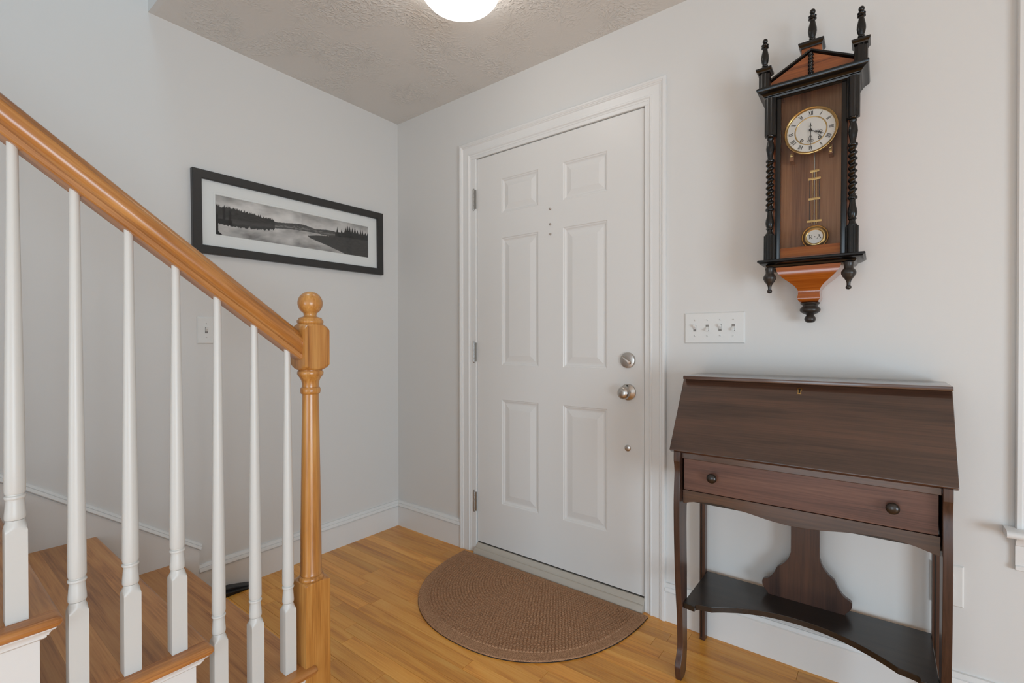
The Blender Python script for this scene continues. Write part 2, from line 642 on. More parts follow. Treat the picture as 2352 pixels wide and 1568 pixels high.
casing('door_casing', 0.532, 1.660, 0.0, 2.172, DO, door)
m = MB(DO)
m.box(0.605, 0.6430, -0.006, 0.14, 0, 2.0805)
m.box(1.5690, 1.588, -0.006, 0.14, 0, 2.0805)
m.box(0.605, 1.588, -0.006, 0.14, 2.0805, 2.10)
m.build('door_jamb', M['trim'], door, bevel=0.002)
m = MB(DO)
m.box(0.6430, 0.6455, 0.010, 0.05, 0.03, 2.0805)
m.box(1.5645, 1.5690, 0.010, 0.05, 0.03, 2.0805)
m.box(0.6430, 1.5690, 0.010, 0.05, 2.0775, 2.0805)
m.box(0.6430, 1.5690, 0.012, 0.05, 0.052, 0.0605)
m.build('weather_seal', M['dark_gap'], door)
m = MB(DO)
m.prism([(0.10, 0), (0.10, 0.052), (0.004, 0.052), (-0.004, 0.046), (-0.010, 0.030), (-0.013, 0.028), (-0.016, 0.031), (-0.020, 0.029),
         (-0.030, 0.008), (-0.032, 0)], 'X', 0.6435, 1.5685)
m.build('threshold', M['aluminium'], door, smooth=35)
for zc in (1.866, 1.061, 0.271):
    hg = MB(DO)
    kx = 0.6290
    for q in range(5):
        hg.turned((kx, -0.0065, zc - 0.052 + q * 0.0208), [(0.0003, 0.0045), (0.0006, 0.0055), (0.0200, 0.0055), (0.0204, 0.0045)], n=14)
    hg.turned((kx, -0.0065, zc + 0.052), [(0, 0.0035), (0.002, 0.0052), (0.005, 0.0052), (0.0075, 0.003), (0.008, 0.001)], n=14)
    hg.turned((kx, -0.0065, zc - 0.058), [(0, 0.001), (0.002, 0.004), (0.006, 0.005)], n=14)
    hg.box(kx, 0.6440, -0.0050, -0.0015, zc - 0.050, zc + 0.050)
    hg.box(kx, 0.6462, -0.0090, -0.0062, zc - 0.050, zc + 0.050)
    hg.build('hinge', M['hinge'], door, smooth=30)
# knob with rosette
kn = MB(DO)
kc = (1.4945, YF, 0.902)
kn.turned(kc, [(0, 0.0345), (-0.004, 0.0350), (-0.007, 0.0335), (-0.012, 0.024), (-0.015, 0.0155), (-0.022, 0.0125), (-0.028, 0.0125)], n=40, axis='Y')
rose = kn.build('door_knob', M['nickel'], door, smooth=30)
kb = MB(DO)
kb.turned(kc, [(-0.026, 0.0125), (-0.030, 0.017), (-0.036, 0.0235), (-0.043, 0.0268), (-0.050, 0.0268), (-0.056, 0.0245), (-0.061, 0.019),
               (-0.0635, 0.011), (-0.064, 0.004)], n=40, axis='Y')
kb.build('knob_ball', M['nickel'], rose, smooth=40)
kp = MB(DO)
kp.turned((1.4945, YF - 0.008, 0.930), [(0, 0.003), (-0.006, 0.003), (-0.0065, 0.002)], n=12, axis='Y')
kp.build('lock_pin', M['black'], rose)
# deadbolt with thumb turn
db = MB(DO)
dc = (1.4935, YF, 1.0365)
db.turned(dc, [(0, 0.0335), (-0.006, 0.0335), (-0.010, 0.0315), (-0.0115, 0.026), (-0.0118, 0.010)], n=40, axis='Y')
bolt = db.build('deadbolt', M['nickel'], door, smooth=25)
tt = MB(DO)
ang = math.radians(-38)
dx, dz = math.cos(ang), math.sin(ang)
secs = []
for s_, wd, hh in [(-0.024, 0.0025, 0.020), (-0.018, 0.0035, 0.022), (0, 0.0045, 0.020), (0.012, 0.007, 0.018), (0.018, 0.0075, 0.016), (0.0225, 0.004, 0.013)]:
    cxk, czk = dc[0] + dx * s_, dc[2] + dz * s_
    secs.append([(cxk - dz * wd, YF - 0.011, czk + dx * wd), (cxk - dz * wd * .8, YF - hh, czk + dx * wd * .8),
                 (cxk + dz * wd * .8, YF - hh, czk - dx * wd * .8), (cxk + dz * wd, YF - 0.011, czk - dx * wd)])
tt.sections(secs)
tt.build('thumb_turn', M['nickel'], bolt, bevel=0.001)
for (sx_, sz_, r_) in [(1.1048, 1.740, 0.0055), (1.1048, 1.668, 0.0055), (1.1058, 1.621, 0.0055), (1.4926, 0.6655, 0.0135)]:
    s_ = MB(DO)
    s_.turned((sx_, YF, sz_), [(0, r_), (-0.003 if r_ < .01 else -0.004, r_), (-0.0045 if r_ < .01 else -0.0058, r_ * 0.8), (-0.0055 if r_ < .01 else -0.0065, r_ * 0.3)], n=20, axis='Y')
    o = s_.build('cover_screw' if r_ < 0.01 else 'cover_button', M['nickel'], door, smooth=40)

# ------------------------------------------------------------------ window at the right edge of the door wall
win = thing('window_1', (3.18, 0, WZ0), 'white-cased window with a projecting sill at the right edge', kind='structure')
WO = (3.18, 0, WZ0)
casing('window_casing', 2.632, 3.728, 0.601, 2.175, WO, win)
m = MB(WO)
m.prism([(0.10, 0.601), (-0.052, 0.601), (-0.058, 0.597), (-0.060, 0.591), (-0.058, 0.585), (-0.052, 0.581), (0.10, 0.581)], 'X', 2.609, 3.751)
m.build('window_sill', M['trim'], win, smooth=40)
m = MB(WO)
m.prism([(0, 0.581), (-0.032, 0.581), (-0.033, 0.576), (-0.024, 0.570), (-0.019, 0.562), (-0.017, 0.555), (-0.012, 0.552), (-0.012, 0.500),
         (-0.016, 0.497), (-0.016, 0.487), (-0.010, 0.484), (0, 0.484)], 'X', 2.632, 3.728)
m.build('window_apron', M['trim'], win, smooth=30)
m = MB(WO)
m.box(WX0, WX0 + .02, 0.0, 0.13, WZ0, WZ1)
m.box(WX1 - .02, WX1, 0.0, 0.13, WZ0, WZ1)
m.box(WX0, WX1, 0.0, 0.13, WZ1 - .02, WZ1)
m.build('window_jamb', M['trim'], win)
for (za, zb, yy) in [(0.602, 1.36, 0.045), (1.33, 2.08, 0.08)]:
    m = MB(WO)
    a, b = WX0 + .02, WX1 - .02
    for (q0, q1, q2, q3) in [(a, a + .045, za, zb), (b - .045, b, za, zb), (a + .045, b - .045, za, za + .045), (a + .045, b - .045, zb - .045, zb)]:
        m.box(q0, q1, yy, yy + 0.032, q2, q3)
    mid = (za + zb) / 2
    m.box(a + .045, b - .045, yy + .008, yy + .026, mid - .009, mid + .009)
    for t in (1 / 3, 2 / 3):
        xm = a + .045 + (b - a - .09) * t
        m.box(xm - .009, xm + .009, yy + .008, yy + .026, za + .045, zb - .045)
    sash = m.build('window_sash', M['trim'], win, bevel=0.002)
    for j in range(2):
        for i in range(3):
            pw = (b - a - .09) / 3
            g = MB(WO).box(a + .045 + pw * i, a + .045 + pw * (i + 1), yy + .015, yy + .018,
                           za + .045 + (mid - za - .045) * j, mid + (mid - za - .045) * j)
            g.build('pane', M['glass'], sash)


def far_window(name, label, cx_, cy_, zc, wd, ht, face):
    """frames of the openings behind the viewer"""
    t = thing(name, (cx_, cy_, zc - ht / 2), label, kind='structure')
    m = MB()
    b = 0.06
    parts = [(-wd / 2, -wd / 2 + b, 0, ht), (wd / 2 - b, wd / 2, 0, ht), (-wd / 2 + b, wd / 2 - b, 0, b), (-wd / 2 + b, wd / 2 - b, ht - b, ht), (-.025, .025, b, ht - b),
             (-wd / 2 + b, -.025, ht * .5 - .02, ht * .5 + .02), (.025, wd / 2 - b, ht * .5 - .02, ht * .5 + .02)]
    for (a0, a1, c0, c1) in parts:
        if face == 'Y':
            m.box(a0, a1, -0.02, 0.02, c0, c1)
        else:
            m.box(-0.02, 0.02, a0, a1, c0, c1)
    m.build('window_frame', M['trim'], t)


far_window('window_2', 'tall glazed door opening behind the viewer', 1.95, BY + 0.0, 1.08, 1.76, 2.0, 'Y')
far_window('window_3', 'sash window in the wall behind the viewer', 3.95, BY + 0.0, 1.45, 1.3, 1.36, 'Y')
far_window('window_4', 'added unseen wide glazed door in the right-hand wall', RX, -2.7, 1.03, 1.9, 2.02, 'X')  # unseen opening added to carry the side fill light

# ------------------------------------------------------------------ staircase
RISE, RUN, NY = 0.194, 0.2665, -1.157
NT_ = 8
stair = thing('staircase', (0.53, -1.19, 0), 'oak and white staircase climbing along the left wall', 'staircase')
SO = (0.53, -1.19, 0)
TE = 1.078
for n in range(1, NT_ + 1):
    ny = NY - RUN * (n - 1)
    zt = RISE * n
    ry = ny - 0.030          # riser face
    bk = ny - RUN - 0.045    # tread back, under the next riser
    tr = None
    widths = rnd.choice([[0.085, 0.078, 0.070], [0.075, 0.085, 0.073], [0.080, 0.068, 0.085]])
    yy = ny
    tr = MB(SO).box(0.016, SX - 0.016, bk + 0.004, ny - 0.02, zt - 0.0209, zt - 0.0165).build('tread', M['oak_tread'], stair)
    tt_ = 0.021
    for b, wd in enumerate(widths + [ny - sum(widths) - bk]):
        y1, y0 = yy, yy - wd
        yy = y0
        m = MB((0.53, (y0 + y1) / 2, zt))
        e = 0.00008
        x0, x1 = 0.0155, TE - 0.0435
        if b == 0:   # bull-nosed front board
            r = tt_ / 2
            pr = [(y0 + e, zt - tt_), (y0 + e, zt)] + [(y1 - r + r * math.cos(a), zt - r + r * math.sin(a)) for a in [PI / 2 - PI * q / 10 for q in range(11)]]
            ring0 = [(x0, p[0], p[1]) for p in pr]
            ring1 = [(x1, p[0], p[1]) for p in pr]
            m.sections([ring0, ring1])
        else:
            m.box(x0, x1, y0 + e, y1 - e, zt - tt_ + .005, zt)
        m.build('board', M['oak_tread'], tr, loc=Vector((0.53, (y0 + y1) / 2, zt)) - Vector(SO), smooth=30)
    # return nosing along the open end
    r = tt_ / 2
    m = MB((TE - .02, ny - .15, zt))
    back_y = ny - RUN - 0.012
    secs = []
    for q in range(11):
        ph = -PI / 2 + PI * q / 10
        ins = r * (1 - math.cos(ph))
        zz = zt - r + r * math.sin(ph)
        rc = 0.009
        ring = [(TE - 0.043, back_y, zz), (TE - ins, back_y, zz)]
        for w_ in range(6):
            al = PI / 2 * w_ / 5
            ring.append((TE - ins - rc + rc * math.cos(al), ny - ins - rc + rc * math.sin(al), zz))
        ring.append((TE - 0.043, ny - ins, zz))
        secs.append(ring)
    m.sections(secs)
    m.build('return_nosing', M['oak_return'], tr, loc=Vector((TE - .02, ny - .15, zt)) - Vector(SO), smooth=40)
    # riser
    m = MB(SO).box(0.0155, SX - 0.0162, ry - 0.018, ry, zt - RISE, zt - tt_)
    m.build('riser', M['trim'], stair)
    # cove moulding below the nosing, front and open side
    cv = [(0, 0), (0.021, 0), (0.0205, -0.004), (0.015, -0.008), (0.0115, -0.014), (0.0115, -0.0155), (0.0085, -0.017), (0.0085, -0.020), (0.004, -0.024), (0, -0.025)]
    m = MB(SO)
    zb = zt - tt_
    A = [(0.0155, ry + p[0], zb + p[1]) for p in cv]
    B = [(SX + p[0], ry + p[0], zb + p[1]) for p in cv]
    Cc = [(SX + p[0], ny - RUN - 0.030, zb + p[1]) for p in cv]
    m.sections([A, B, Cc])
    m.build('cove_moulding', M['trim'], stair, smooth=35)
# open side of the stair: sawtooth panel down to the floor
pts = [(NY - 0.030, 0.0)]
for n in range(1, NT_ + 1):
    ny = NY - RUN * (n - 1)
    pts += [(ny - 0.030, RISE * n - 0.021), (ny - RUN - 0.030, RISE * n - 0.021)]
pts += [(NY - RUN * NT_ - 0.03, 0.0)]
m = MB(SO).prism(pts, 'X', SX - 0.016, SX)
m.build('side_panel', M['trim'], stair)
# wall skirt with its cap
SLP = RISE / RUN
def skz(y):
    return 0.222 + SLP * (-1.094 - y)
yend = NY - RUN * NT_
trim1 = thing('trim_1', (0.0, -1.0875, 0), 'white moulded skirt board climbing the wall beside the stair', kind='structure')
TO = (0.0, -1.0875, 0)
m = MB(TO).prism([(-1.0875, 0.0), (-1.0875, skz(-1.0875) + 0.002), (yend, skz(yend)), (yend, 0.0)], 'X', 0.0, 0.0152)
m.build('wall_skirt', M['trim'], trim1)
cap = [(0, 0.032), (0.008, 0.031), (0.0145, 0.0225), (0.013, 0.0205), (0.0165, 0.0195), (0.0215, 0.0085), (0.021, 0.0065), (0.0140, 0.0025), (0.0165, 0.0005), (0.0165, -0.002), (0, -0.002)]
m = MB(TO)
A = [(p[0], -1.0875 + p[1] * 0.42 + 0.002, skz(-1.0875 + p[1] * 0.42 + 0.002) + p[1]) for p in cap]
B = [(p[0], yend, skz(yend) + p[1]) for p in cap]
m.sections([A, B])
m.build('skirt_cap', M['trim'], trim1, smooth=30)

# ------------------------------------------------------------------ stair railing
XB = 1.0245
rail = thing('stair_railing', (XB, -1.149, 0), 'oak handrail and ball-topped newel over white balusters', 'railing')
RO = (XB, -1.149, 0)
# newel: square blank cut on the lathe
NX, NYC, hs = 1.022, -1.149, 0.038
big = hs * 1.5
prof = [(0, big), (0.4200, big), (0.4225, hs * 1.41), (0.4250, hs * 1.25), (0.4270, hs * 1.08), (0.4278, 0.036)]
m = MB(RO)
m.turned((NX, NYC, 0), prof, half=hs, n=64)
newel = m.build('newel_post', M['oak_newel'], rail, smooth=32)
prof = [(0.4225, 0.0300), (0.424, 0.0335), (0.429, 0.0350), (0.434, 0.0345), (0.4385, 0.0315), (0.4395, 0.0290), (0.4415, 0.0290), (0.4425, 0.0305), (0.4455, 0.0300), (0.452, 0.0287),
        (0.56, 0.0283), (0.70, 0.0265), (0.85, 0.0242), (0.955, 0.0224), (0.9625, 0.0224), (0.9645, 0.0258), (0.970, 0.0276), (0.977, 0.0276), (0.982, 0.0258), (0.9835, 0.0226),
        (0.992, 0.0226), (1.002, 0.0245), (1.010, 0.0285), (1.016, 0.0325), (1.019, 0.0350), (1.025, 0.0360), (1.0300, 0.0345), (1.0310, 0.0320), (1.034, 0.0320)]
m = MB(RO)
m.turned((NX, NYC, 0), prof, n=48)
m.build('turned_shaft', M['oak_newel'], newel, smooth=45)
prof = [(1.0330, 0.0335), (1.0350, hs * 0.98), (1.0390, hs * 1.16), (1.0440, hs * 1.32), (1.0490, hs * 1.415), (1.0500, big), (1.1450, big), (1.1465, hs * 1.415), (1.1520, hs * 1.34),
        (1.1580, hs * 1.18), (1.1630, hs * 1.02), (1.1660, 0.034)]
m = MB(RO)
m.turned((NX, NYC, 0), prof, half=hs, n=64)
m.build('upper_block', M['oak_newel'], newel, smooth=32)
prof = [(1.165, 0.032), (1.167, 0.0345), (1.171, 0.0362), (1.176, 0.0358), (1.1795, 0.0320), (1.182, 0.0320), (1.1835, 0.0305), (1.1865, 0.0215), (1.188, 0.0180), (1.1905, 0.0172), (1.1925, 0.0175)]
bc, br = 1.2262, 0.0342
prof += [(bc + br * math.sin(a), br * math.cos(a)) for a in [math.radians(q) for q in range(-57, 89, 6)]]
prof += [(bc + br, 0.0006)]
m = MB(RO)
m.turned((NX, NYC, 0), prof, n=48)
m.build('ball_finial', M['oak_newel'], newel, smooth=50)

# handrail swept along the slope
th = math.atan(SLP)
hp = [(-0.020, 0), (0.020, 0), (0.0245, 0.003), (0.0255, 0.012), (0.0215, 0.0165), (0.0210, 0.0195), (0.0265, 0.0245), (0.0295, 0.034), (0.0290, 0.044), (0.0255, 0.051),
      (0.0205, 0.0535), (0.0185, 0.0565), (0.0135, 0.0630), (0.006, 0.0670), (0, 0.0678)]
hp = hp + [(-a, b) for a, b in reversed(hp[2:-1])]
def rail_z(y):
    return 1.2985 + 0.753 * (-1.5 - y)
m = MB(RO)
secs = []
for yy in (-1.186, -1.5, -1.9, -2.3, -2.75):
    # vertical cut planes, so heights grow by 1/cos
    secs.append([(XB - 0.003 + a, yy, rail_z(yy) + b / math.cos(th)) for a, b in hp])
m.sections(secs)
hrail = m.build('handrail', M['oak_rail'], rail, smooth=32)

# balusters
prof_sq = [(0, 0.03), (0.171, 0.03), (0.1738, 0.0217), (0.178, 0.0188), (0.183, 0.0158), (0.188, 0.0137), (0.1925, 0.0130)]
prof_rd = [(0.191, 0.0115), (0.1925, 0.0118), (0.1940, 0.0146), (0.197, 0.0153), (0.203, 0.0151), (0.214, 0.0142), (0.226, 0.0133), (0.2310, 0.0126), (0.2322, 0.0128), (0.2330, 0.0146), (0.2355, 0.0156), (0.2385, 0.0152),
           (0.2402, 0.0128), (0.2420, 0.0127), (0.2432, 0.0143), (0.248, 0.0153), (0.30, 0.0150), (0.45, 0.0136)]


def baluster(y, n, smp=[None]):
    base = RISE * n
    top = rail_z(y) + 0.004
    L = top - base
    o = MB().turned((0, 0, 0), prof_sq, half=0.0155, n=48)
    p = [q for q in prof_rd if q[0] < L - 0.1]
    p += [(L - 0.10, 0.0090), (L + 0.040, 0.0081)]
    o.turned((0, 0, 0), p, n=28)
    b = o.build('baluster', M['baluster'], rail, loc=(XB - RO[0], y - RO[1], base), smooth=28)
    return b


proto = {}
for k_ in range(15):
    y = -1.219 - 0.0885 * k_
    n = 1 + k_ // 3
    key = k_ % 3
    if key in proto:
        b = proto[key].copy()
        COL.objects.link(b)
        b.parent = rail
        b.location = (0, y - RO[1], RISE * n)
    else:
        proto[key] = baluster(y, n)

# ------------------------------------------------------------------ vent deflector on the floor behind the stair foot
v = thing('floor_vent_deflector', (0.05, -0.97, 0), 'low black plastic vent deflector on the floor against the baseboard', 'vent deflector')
VO = (0.05, -0.97, 0)
m = MB(VO)
m.prism([(-0.872, 0.0005), (-0.905, 0.010), (-0.97, 0.026), (-1.08, 0.034), (-1.10, 0.030), (-1.10, 0.0005)], 'X', 0.0155, 0.058)
m.build('hood', M['vent'], v, bevel=0.003)
m = MB(VO)
m.prism([(-0.885, 0.0005), (-0.93, 0.009), (-1.0, 0.018), (-1.09, 0.022), (-1.095, 0.0005)], 'X', 0.058, 0.080)
m.build('front_lip', M['black'], v, bevel=0.002)

# ------------------------------------------------------------------ door mat
MX, MA, MD, ME = 1.091, 0.508, 0.628, 2.25


def mat_pt(t, s):
    """t 0..1 along the curved edge, s scale"""
    a = PI * t
    cx_ = math.cos(a)
    sx_ = math.sin(a)
    x = -math.copysign(abs(cx_) ** (2 / ME), cx_)
    y = -abs(sx_) ** (2 / ME)
    return MX + MA * s * x, -0.036 + (MD - 0.036) * s * y


mat_o = thing('door_mat', (MX, -0.33, 0), 'brown half-round woven door mat at the threshold', 'door mat')
MO = (MX, -0.33, 0)
N = 72
ring = [mat_pt(i / N, 0.9985) for i in range(N + 1)]
m = MB(MO)
m.prism(ring, 'Z', 0.0005, 0.0035)
m.build('rubber_backing', M['rubber'], mat_o)
ring1 = [mat_pt(i / N, 0.9965) for i in range(N + 1)]
m = MB(MO)
m.sections([[(p[0], p[1] - .001, 0.0035) for p in ring1], [(p[0], p[1] - .001, 0.0075) for p in ring1],
            [(MX + (p[0] - MX) * .995, p[1] * .995 - .002, 0.0085) for p in ring1]])
m.build('border', M['carpet'], mat_o)
m = MB(MO)
pitch = 0.0128
nr = int(0.50 / pitch)
for r_i in range(nr):
    s = 0.915 - r_i * pitch / 0.56
    if s < 0.03:
        break
    # arc length
    P = [Vector((*mat_pt(i / 200, s), 0)) for i in range(201)]
    cum = [0]
    for i in range(200):
        cum.append(cum[-1] + (P[i + 1] - P[i]).length)
    cnt = max(2, int(cum[-1] / pitch))
    j = 0
    for q in range(cnt):
        d = (q + 0.5 + (0.5 if r_i % 2 else 0) * 0) / cnt * cum[-1]
        while cum[j + 1] < d:
            j += 1
        f_ = (d - cum[j]) / (cum[j + 1] - cum[j])
        c0 = P[j].lerp(P[j + 1], f_)
        if c0.y > -0.062:
            continue
        tdir = (P[j + 1] - P[j]).normalized()
        nd = Vector((-tdir.y, tdir.x, 0))
        hgt = 0.0034 + rnd.uniform(-0.0006, 0.0006)
        a, b = pitch * 0.45, pitch * 0.28
        base = [c0 + tdir * sx_ * a + nd * sy_ * a for sx_, sy_ in ((-1, -1), (1, -1), (1, 1), (-1, 1))]
        top = [c0 + tdir * sx_ * b + nd * sy_ * b for sx_, sy_ in ((-1, -1), (1, -1), (1, 1), (-1, 1))]
        m.add([(p.x, p.y, 0.0083) for p in base] + [(p.x, p.y, 0.0085 + hgt) for p in top],
              [(4, 5, 6, 7), (0, 1, 5, 4), (1, 2, 6, 5), (2, 3, 7, 6), (3, 0, 4, 7)])
tag(m.build('woven_tufts', M['carpet'], mat_o), kind='stuff')

# ------------------------------------------------------------------ ceiling lamp
LX, LY = 1.135, -0.635
lamp = thing('ceiling_lamp', (LX, LY, H), 'glowing white glass dome lamp flush on the ceiling', 'ceiling lamp')
LO = (LX, LY, H)
m = MB(LO).turned((LX, LY, H), [(0, 0.10), (-0.004, 0.105), (-0.018, 0.105), (-0.022, 0.10)], n=48)
m.build('base_plate', M['plastic'], lamp, smooth=35)
m = MB(LO)
pr = [(-0.016, 0.100), (-0.020, 0.118), (-0.030, 0.136), (-0.045, 0.147), (-0.062, 0.150), (-0.080, 0.144), (-0.096, 0.130), (-0.108, 0.110), (-0.116, 0.085),
      (-0.121, 0.055), (-0.1235, 0.040), (-0.1225, 0.036), (-0.1250, 0.030), (-0.1240, 0.026), (-0.1262, 0.020), (-0.1252, 0.015), (-0.1270, 0.008), (-0.127, 0.001)]
m.turned((LX, LY, H), [(a_ * .96, b_ * .95) for a_, b_ in pr], n=64)
m.build('glass_dome', M['glow'], lamp, smooth=50)

# ------------------------------------------------------------------ framed panorama
pic = thing('framed_picture', (0.0, -0.617, 1.503), 'long black-and-white lake landscape in a charcoal frame', 'picture')
PO = (0, -0.617, 1.683)
pic.location = PO
PY0, PY1, PZ0, PZ1 = -1.108, -0.126, 1.5035, 1.8625
m = MB(PO)
fw, fd = 0.0365, 0.024
secs = []
fp = [(0, 0), (0, fd - .002), (0.002, fd), (fw - 0.002, fd - 0.001), (fw, fd - 0.004), (fw, 0.004), (fw, 0)]
for (sy, sz) in ((0, 0), (1, 0), (1, 1), (0, 1)):
    ring = []
    for t, h in fp:
        ring.append((h + 0.001, (PY0 + t) if sy == 0 else (PY1 - t), (PZ0 + t) if sz == 0 else (PZ1 - t)))
    secs.append(ring)
m.sections(secs, loop=True)
m.build('frame', M['frame'], pic, smooth=30)
IY0, IY1, IZ0, IZ1 = -1.0135, -0.219, 1.596, 1.770
# mat board with a bevelled opening and a faint embossed line
m = MB(PO)
mo_ = 0.006
secs = []
for (sy, sz) in ((0, 0), (1, 0), (1, 1), (0, 1)):
    ring = []
    oy = PY0 + fw - .002 if sy == 0 else PY1 - fw + .002
    oz = PZ0 + fw - .002 if sz == 0 else PZ1 - fw + .002
    iy = IY0 if sy == 0 else IY1
    iz = IZ0 if sz == 0 else IZ1
    sgy, sgz = (1 if sy == 0 else -1), (1 if sz == 0 else -1)
    ring = [(0.004, oy, oz), (0.0085, oy, oz), (0.0085, iy - sgy * .0105, iz - sgz * .0105), (0.0078, iy - sgy * .0095, iz - sgz * .0095), (0.0085, iy - sgy * .0085, iz - sgz * .0085),
            (0.0085, iy - sgy * .002, iz - sgz * .002), (0.0062, iy, iz), (0.004, iy, iz)]
    secs.append(ring)
m.sections(secs, loop=True)
m.build('mat_board', M['matboard'], pic)
# the print
nx, nz = 460, 104
V = []
Cc = []


def fnz(x, y, o=4):
    return mnoise.fractal(Vector((x, y, 3.1)), 0.9, 2.1, o)


def interp(x, pts):
    if x <= pts[0][0]:
        return pts[0][1]
    for (a, b), (c_, d) in zip(pts, pts[1:]):
        if x <= c_:
            return b + (d - b) * (x - a) / (c_ - a)
    return pts[-1][1]


hill = [(0, .70), (.04, .70), (.12, .69), (.18, .665), (.25, .64), (.31, .61), (.34, .595), (.40, .62), (.44, .645), (.50, .67), (.545, .645), (.593, .605), (.67, .645), (.745, .64), (1, .66)]
shore = [(0, .33), (.12, .33), (.2, .345), (.30, .40), (.414, .465), (.53, .495), (.586, .495), (.68, .475), (.75, .50), (1, .5)]
land_lo = [(.54, .375), (.556, .32), (.593, .28), (.688, .178), (.775, .066), (.83, .0), (1, -.2)]
land_hi = [(.54, .375), (.60, .43), (.688, .475), (.748, .51), (1, .55)]
rtr = random.Random(3)
spikes = [(rtr.uniform(0.0, 0.33), rtr.uniform(.03, .10), rtr.uniform(.003, .007)) for _ in range(70)]
rspk = [(.752, .22, .010), (.785, .13, .009), (.815, .20, .012), (.83, .27, .013), (.848, .23, .011), (.87, .20, .012), (.89, .24, .012), (.91, .16, .012), (.935, .22, .010), (.952, .18, .011), (.975, .13, .012), (.995, .14, .012)]
for j in range(nz):
    for i in range(nx):
        a, b = i / (nx - 1), j / (nz - 1)
        hz = interp(a, hill)
        tr_h = hz
        if a < .34:
            for (p, h_, w_) in spikes:
                d = abs(a - p) / w_
                if d < 1:
                    tr_h = max(tr_h, hz + h_ * (1 - d) * (1 - a))
            tr_h += .012 * fnz(a * 90, 1.0)
        rt = hz
        if a > .735:
            base = .60 + .10 * min(1, (a - .735) / .1)
            rt = base
            for (p, h_, w_) in rspk:
                d = abs(a - p) / w_
                if d < 1:
                    rt = max(rt, base - .02 + h_ * (1 - d ** .8))
        sh = interp(a, shore)
        cl = fnz(a * 7, b * 3.2) + .5 * fnz(a * 16, b * 8)
        if b > max(tr_h, rt):                         # sky
            g = .36 + .20 * (1 - b) / .35 + .13 * cl - .10 * max(0, (.2 - a) / .2)
            if a > .5:
                g -= .06
        elif a > .735 and b > .5 and b < rt:
            g = .045 + .03 * fnz(a * 60, b * 20)
        elif b > sh:                                  # far bank
            dk = .05 if a < .33 else .11
            g = dk + .05 * max(0, 1 - abs(b - sh - .06) / .1) + .03 * fnz(a * 40, b * 30)
        else:                                         # water mirrors the sky
            mb = 2 * sh - b
            cl = fnz(a * 7, mb * 3.2) + .5 * fnz(a * 16, mb * 8)
            g = .40 + .16 * cl - .14 * max(0, .25 - b) / .25
            if a < .33 and b > sh - .05 * (1 + fnz(a * 80, 2.0)):
                g = .05
        if a > .54 and interp(a, land_lo) < b < interp(a, land_hi):
            g = .085 + .03 * fnz(a * 50, b * 25) + .03 * (a - .5)
        # dark bank, and uprights painted in for a reflection, at the left edge
        for (p, lo, hi, wd) in [(.047, .40, .70, .008), (.078, .36, .66, .008), (.010, .0, .52, .008)]:
            if abs(a - p) < wd * (1 - .3 * abs(math.sin(b * 40))) and lo < b < hi:
                g = .012
        if a < .09 and .30 < b < .42 + .02 * fnz(a * 60, 5):
            g = .015
        if a < .045 and b < .16 * (1 - a / .045):
            g = .015
        g = max(.004, min(.85, (g - .02) * 1.32 if g > .15 else g * .62))
        Cc.append((g * 1.03, g * .985, g * .95, 1))
        V.append((0.0050, IY0 - .003 + (IY1 - IY0 + .006) * a, IZ0 - .003 + (IZ1 - IZ0 + .006) * b))
F_ = [(j * nx + i, j * nx + i + 1, (j + 1) * nx + i + 1, (j + 1) * nx + i) for j in range(nz - 1) for i in range(nx - 1)]
m = MB(PO).add(V, F_)
pr_o = m.build('print', M['print'], pic)
at_ = pr_o.data.color_attributes.new('print', 'FLOAT_COLOR', 'POINT')
at_.data.foreach_set('color', np.array(Cc, dtype=np.float32).ravel())
m = MB(PO).box(0.0125, 0.0145, PY0 + fw - .001, PY1 - fw + .001, PZ0 + fw - .001, PZ1 - fw + .001)
m.build('glazing', glass_mat('picture_glass', refl=0.25), pic)
m = MB(PO).box(0.001, 0.004, PY0 + .004, PY1 - .004, PZ0 + .004, PZ1 - .004)
m.build('backing', M['black'], pic)
pic.rotation_euler = (math.radians(0.55), 0, 0)


# ------------------------------------------------------------------ switches and outlet
def plate(m, w_, h_, d_=0.0055, b=0.004):
    secs = []
    for t, dd in [(0, 0), (0, .0015), (.0015, .0035), (b, d_)]:
        secs.append([(-w_ / 2 + t, -dd, -h_ / 2 + t), (w_ / 2 - t, -dd, -h_ / 2 + t), (w_ / 2 - t, -dd, h_ / 2 - t), (-w_ / 2 + t, -dd, h_ / 2 - t)])
    m.sections(secs)


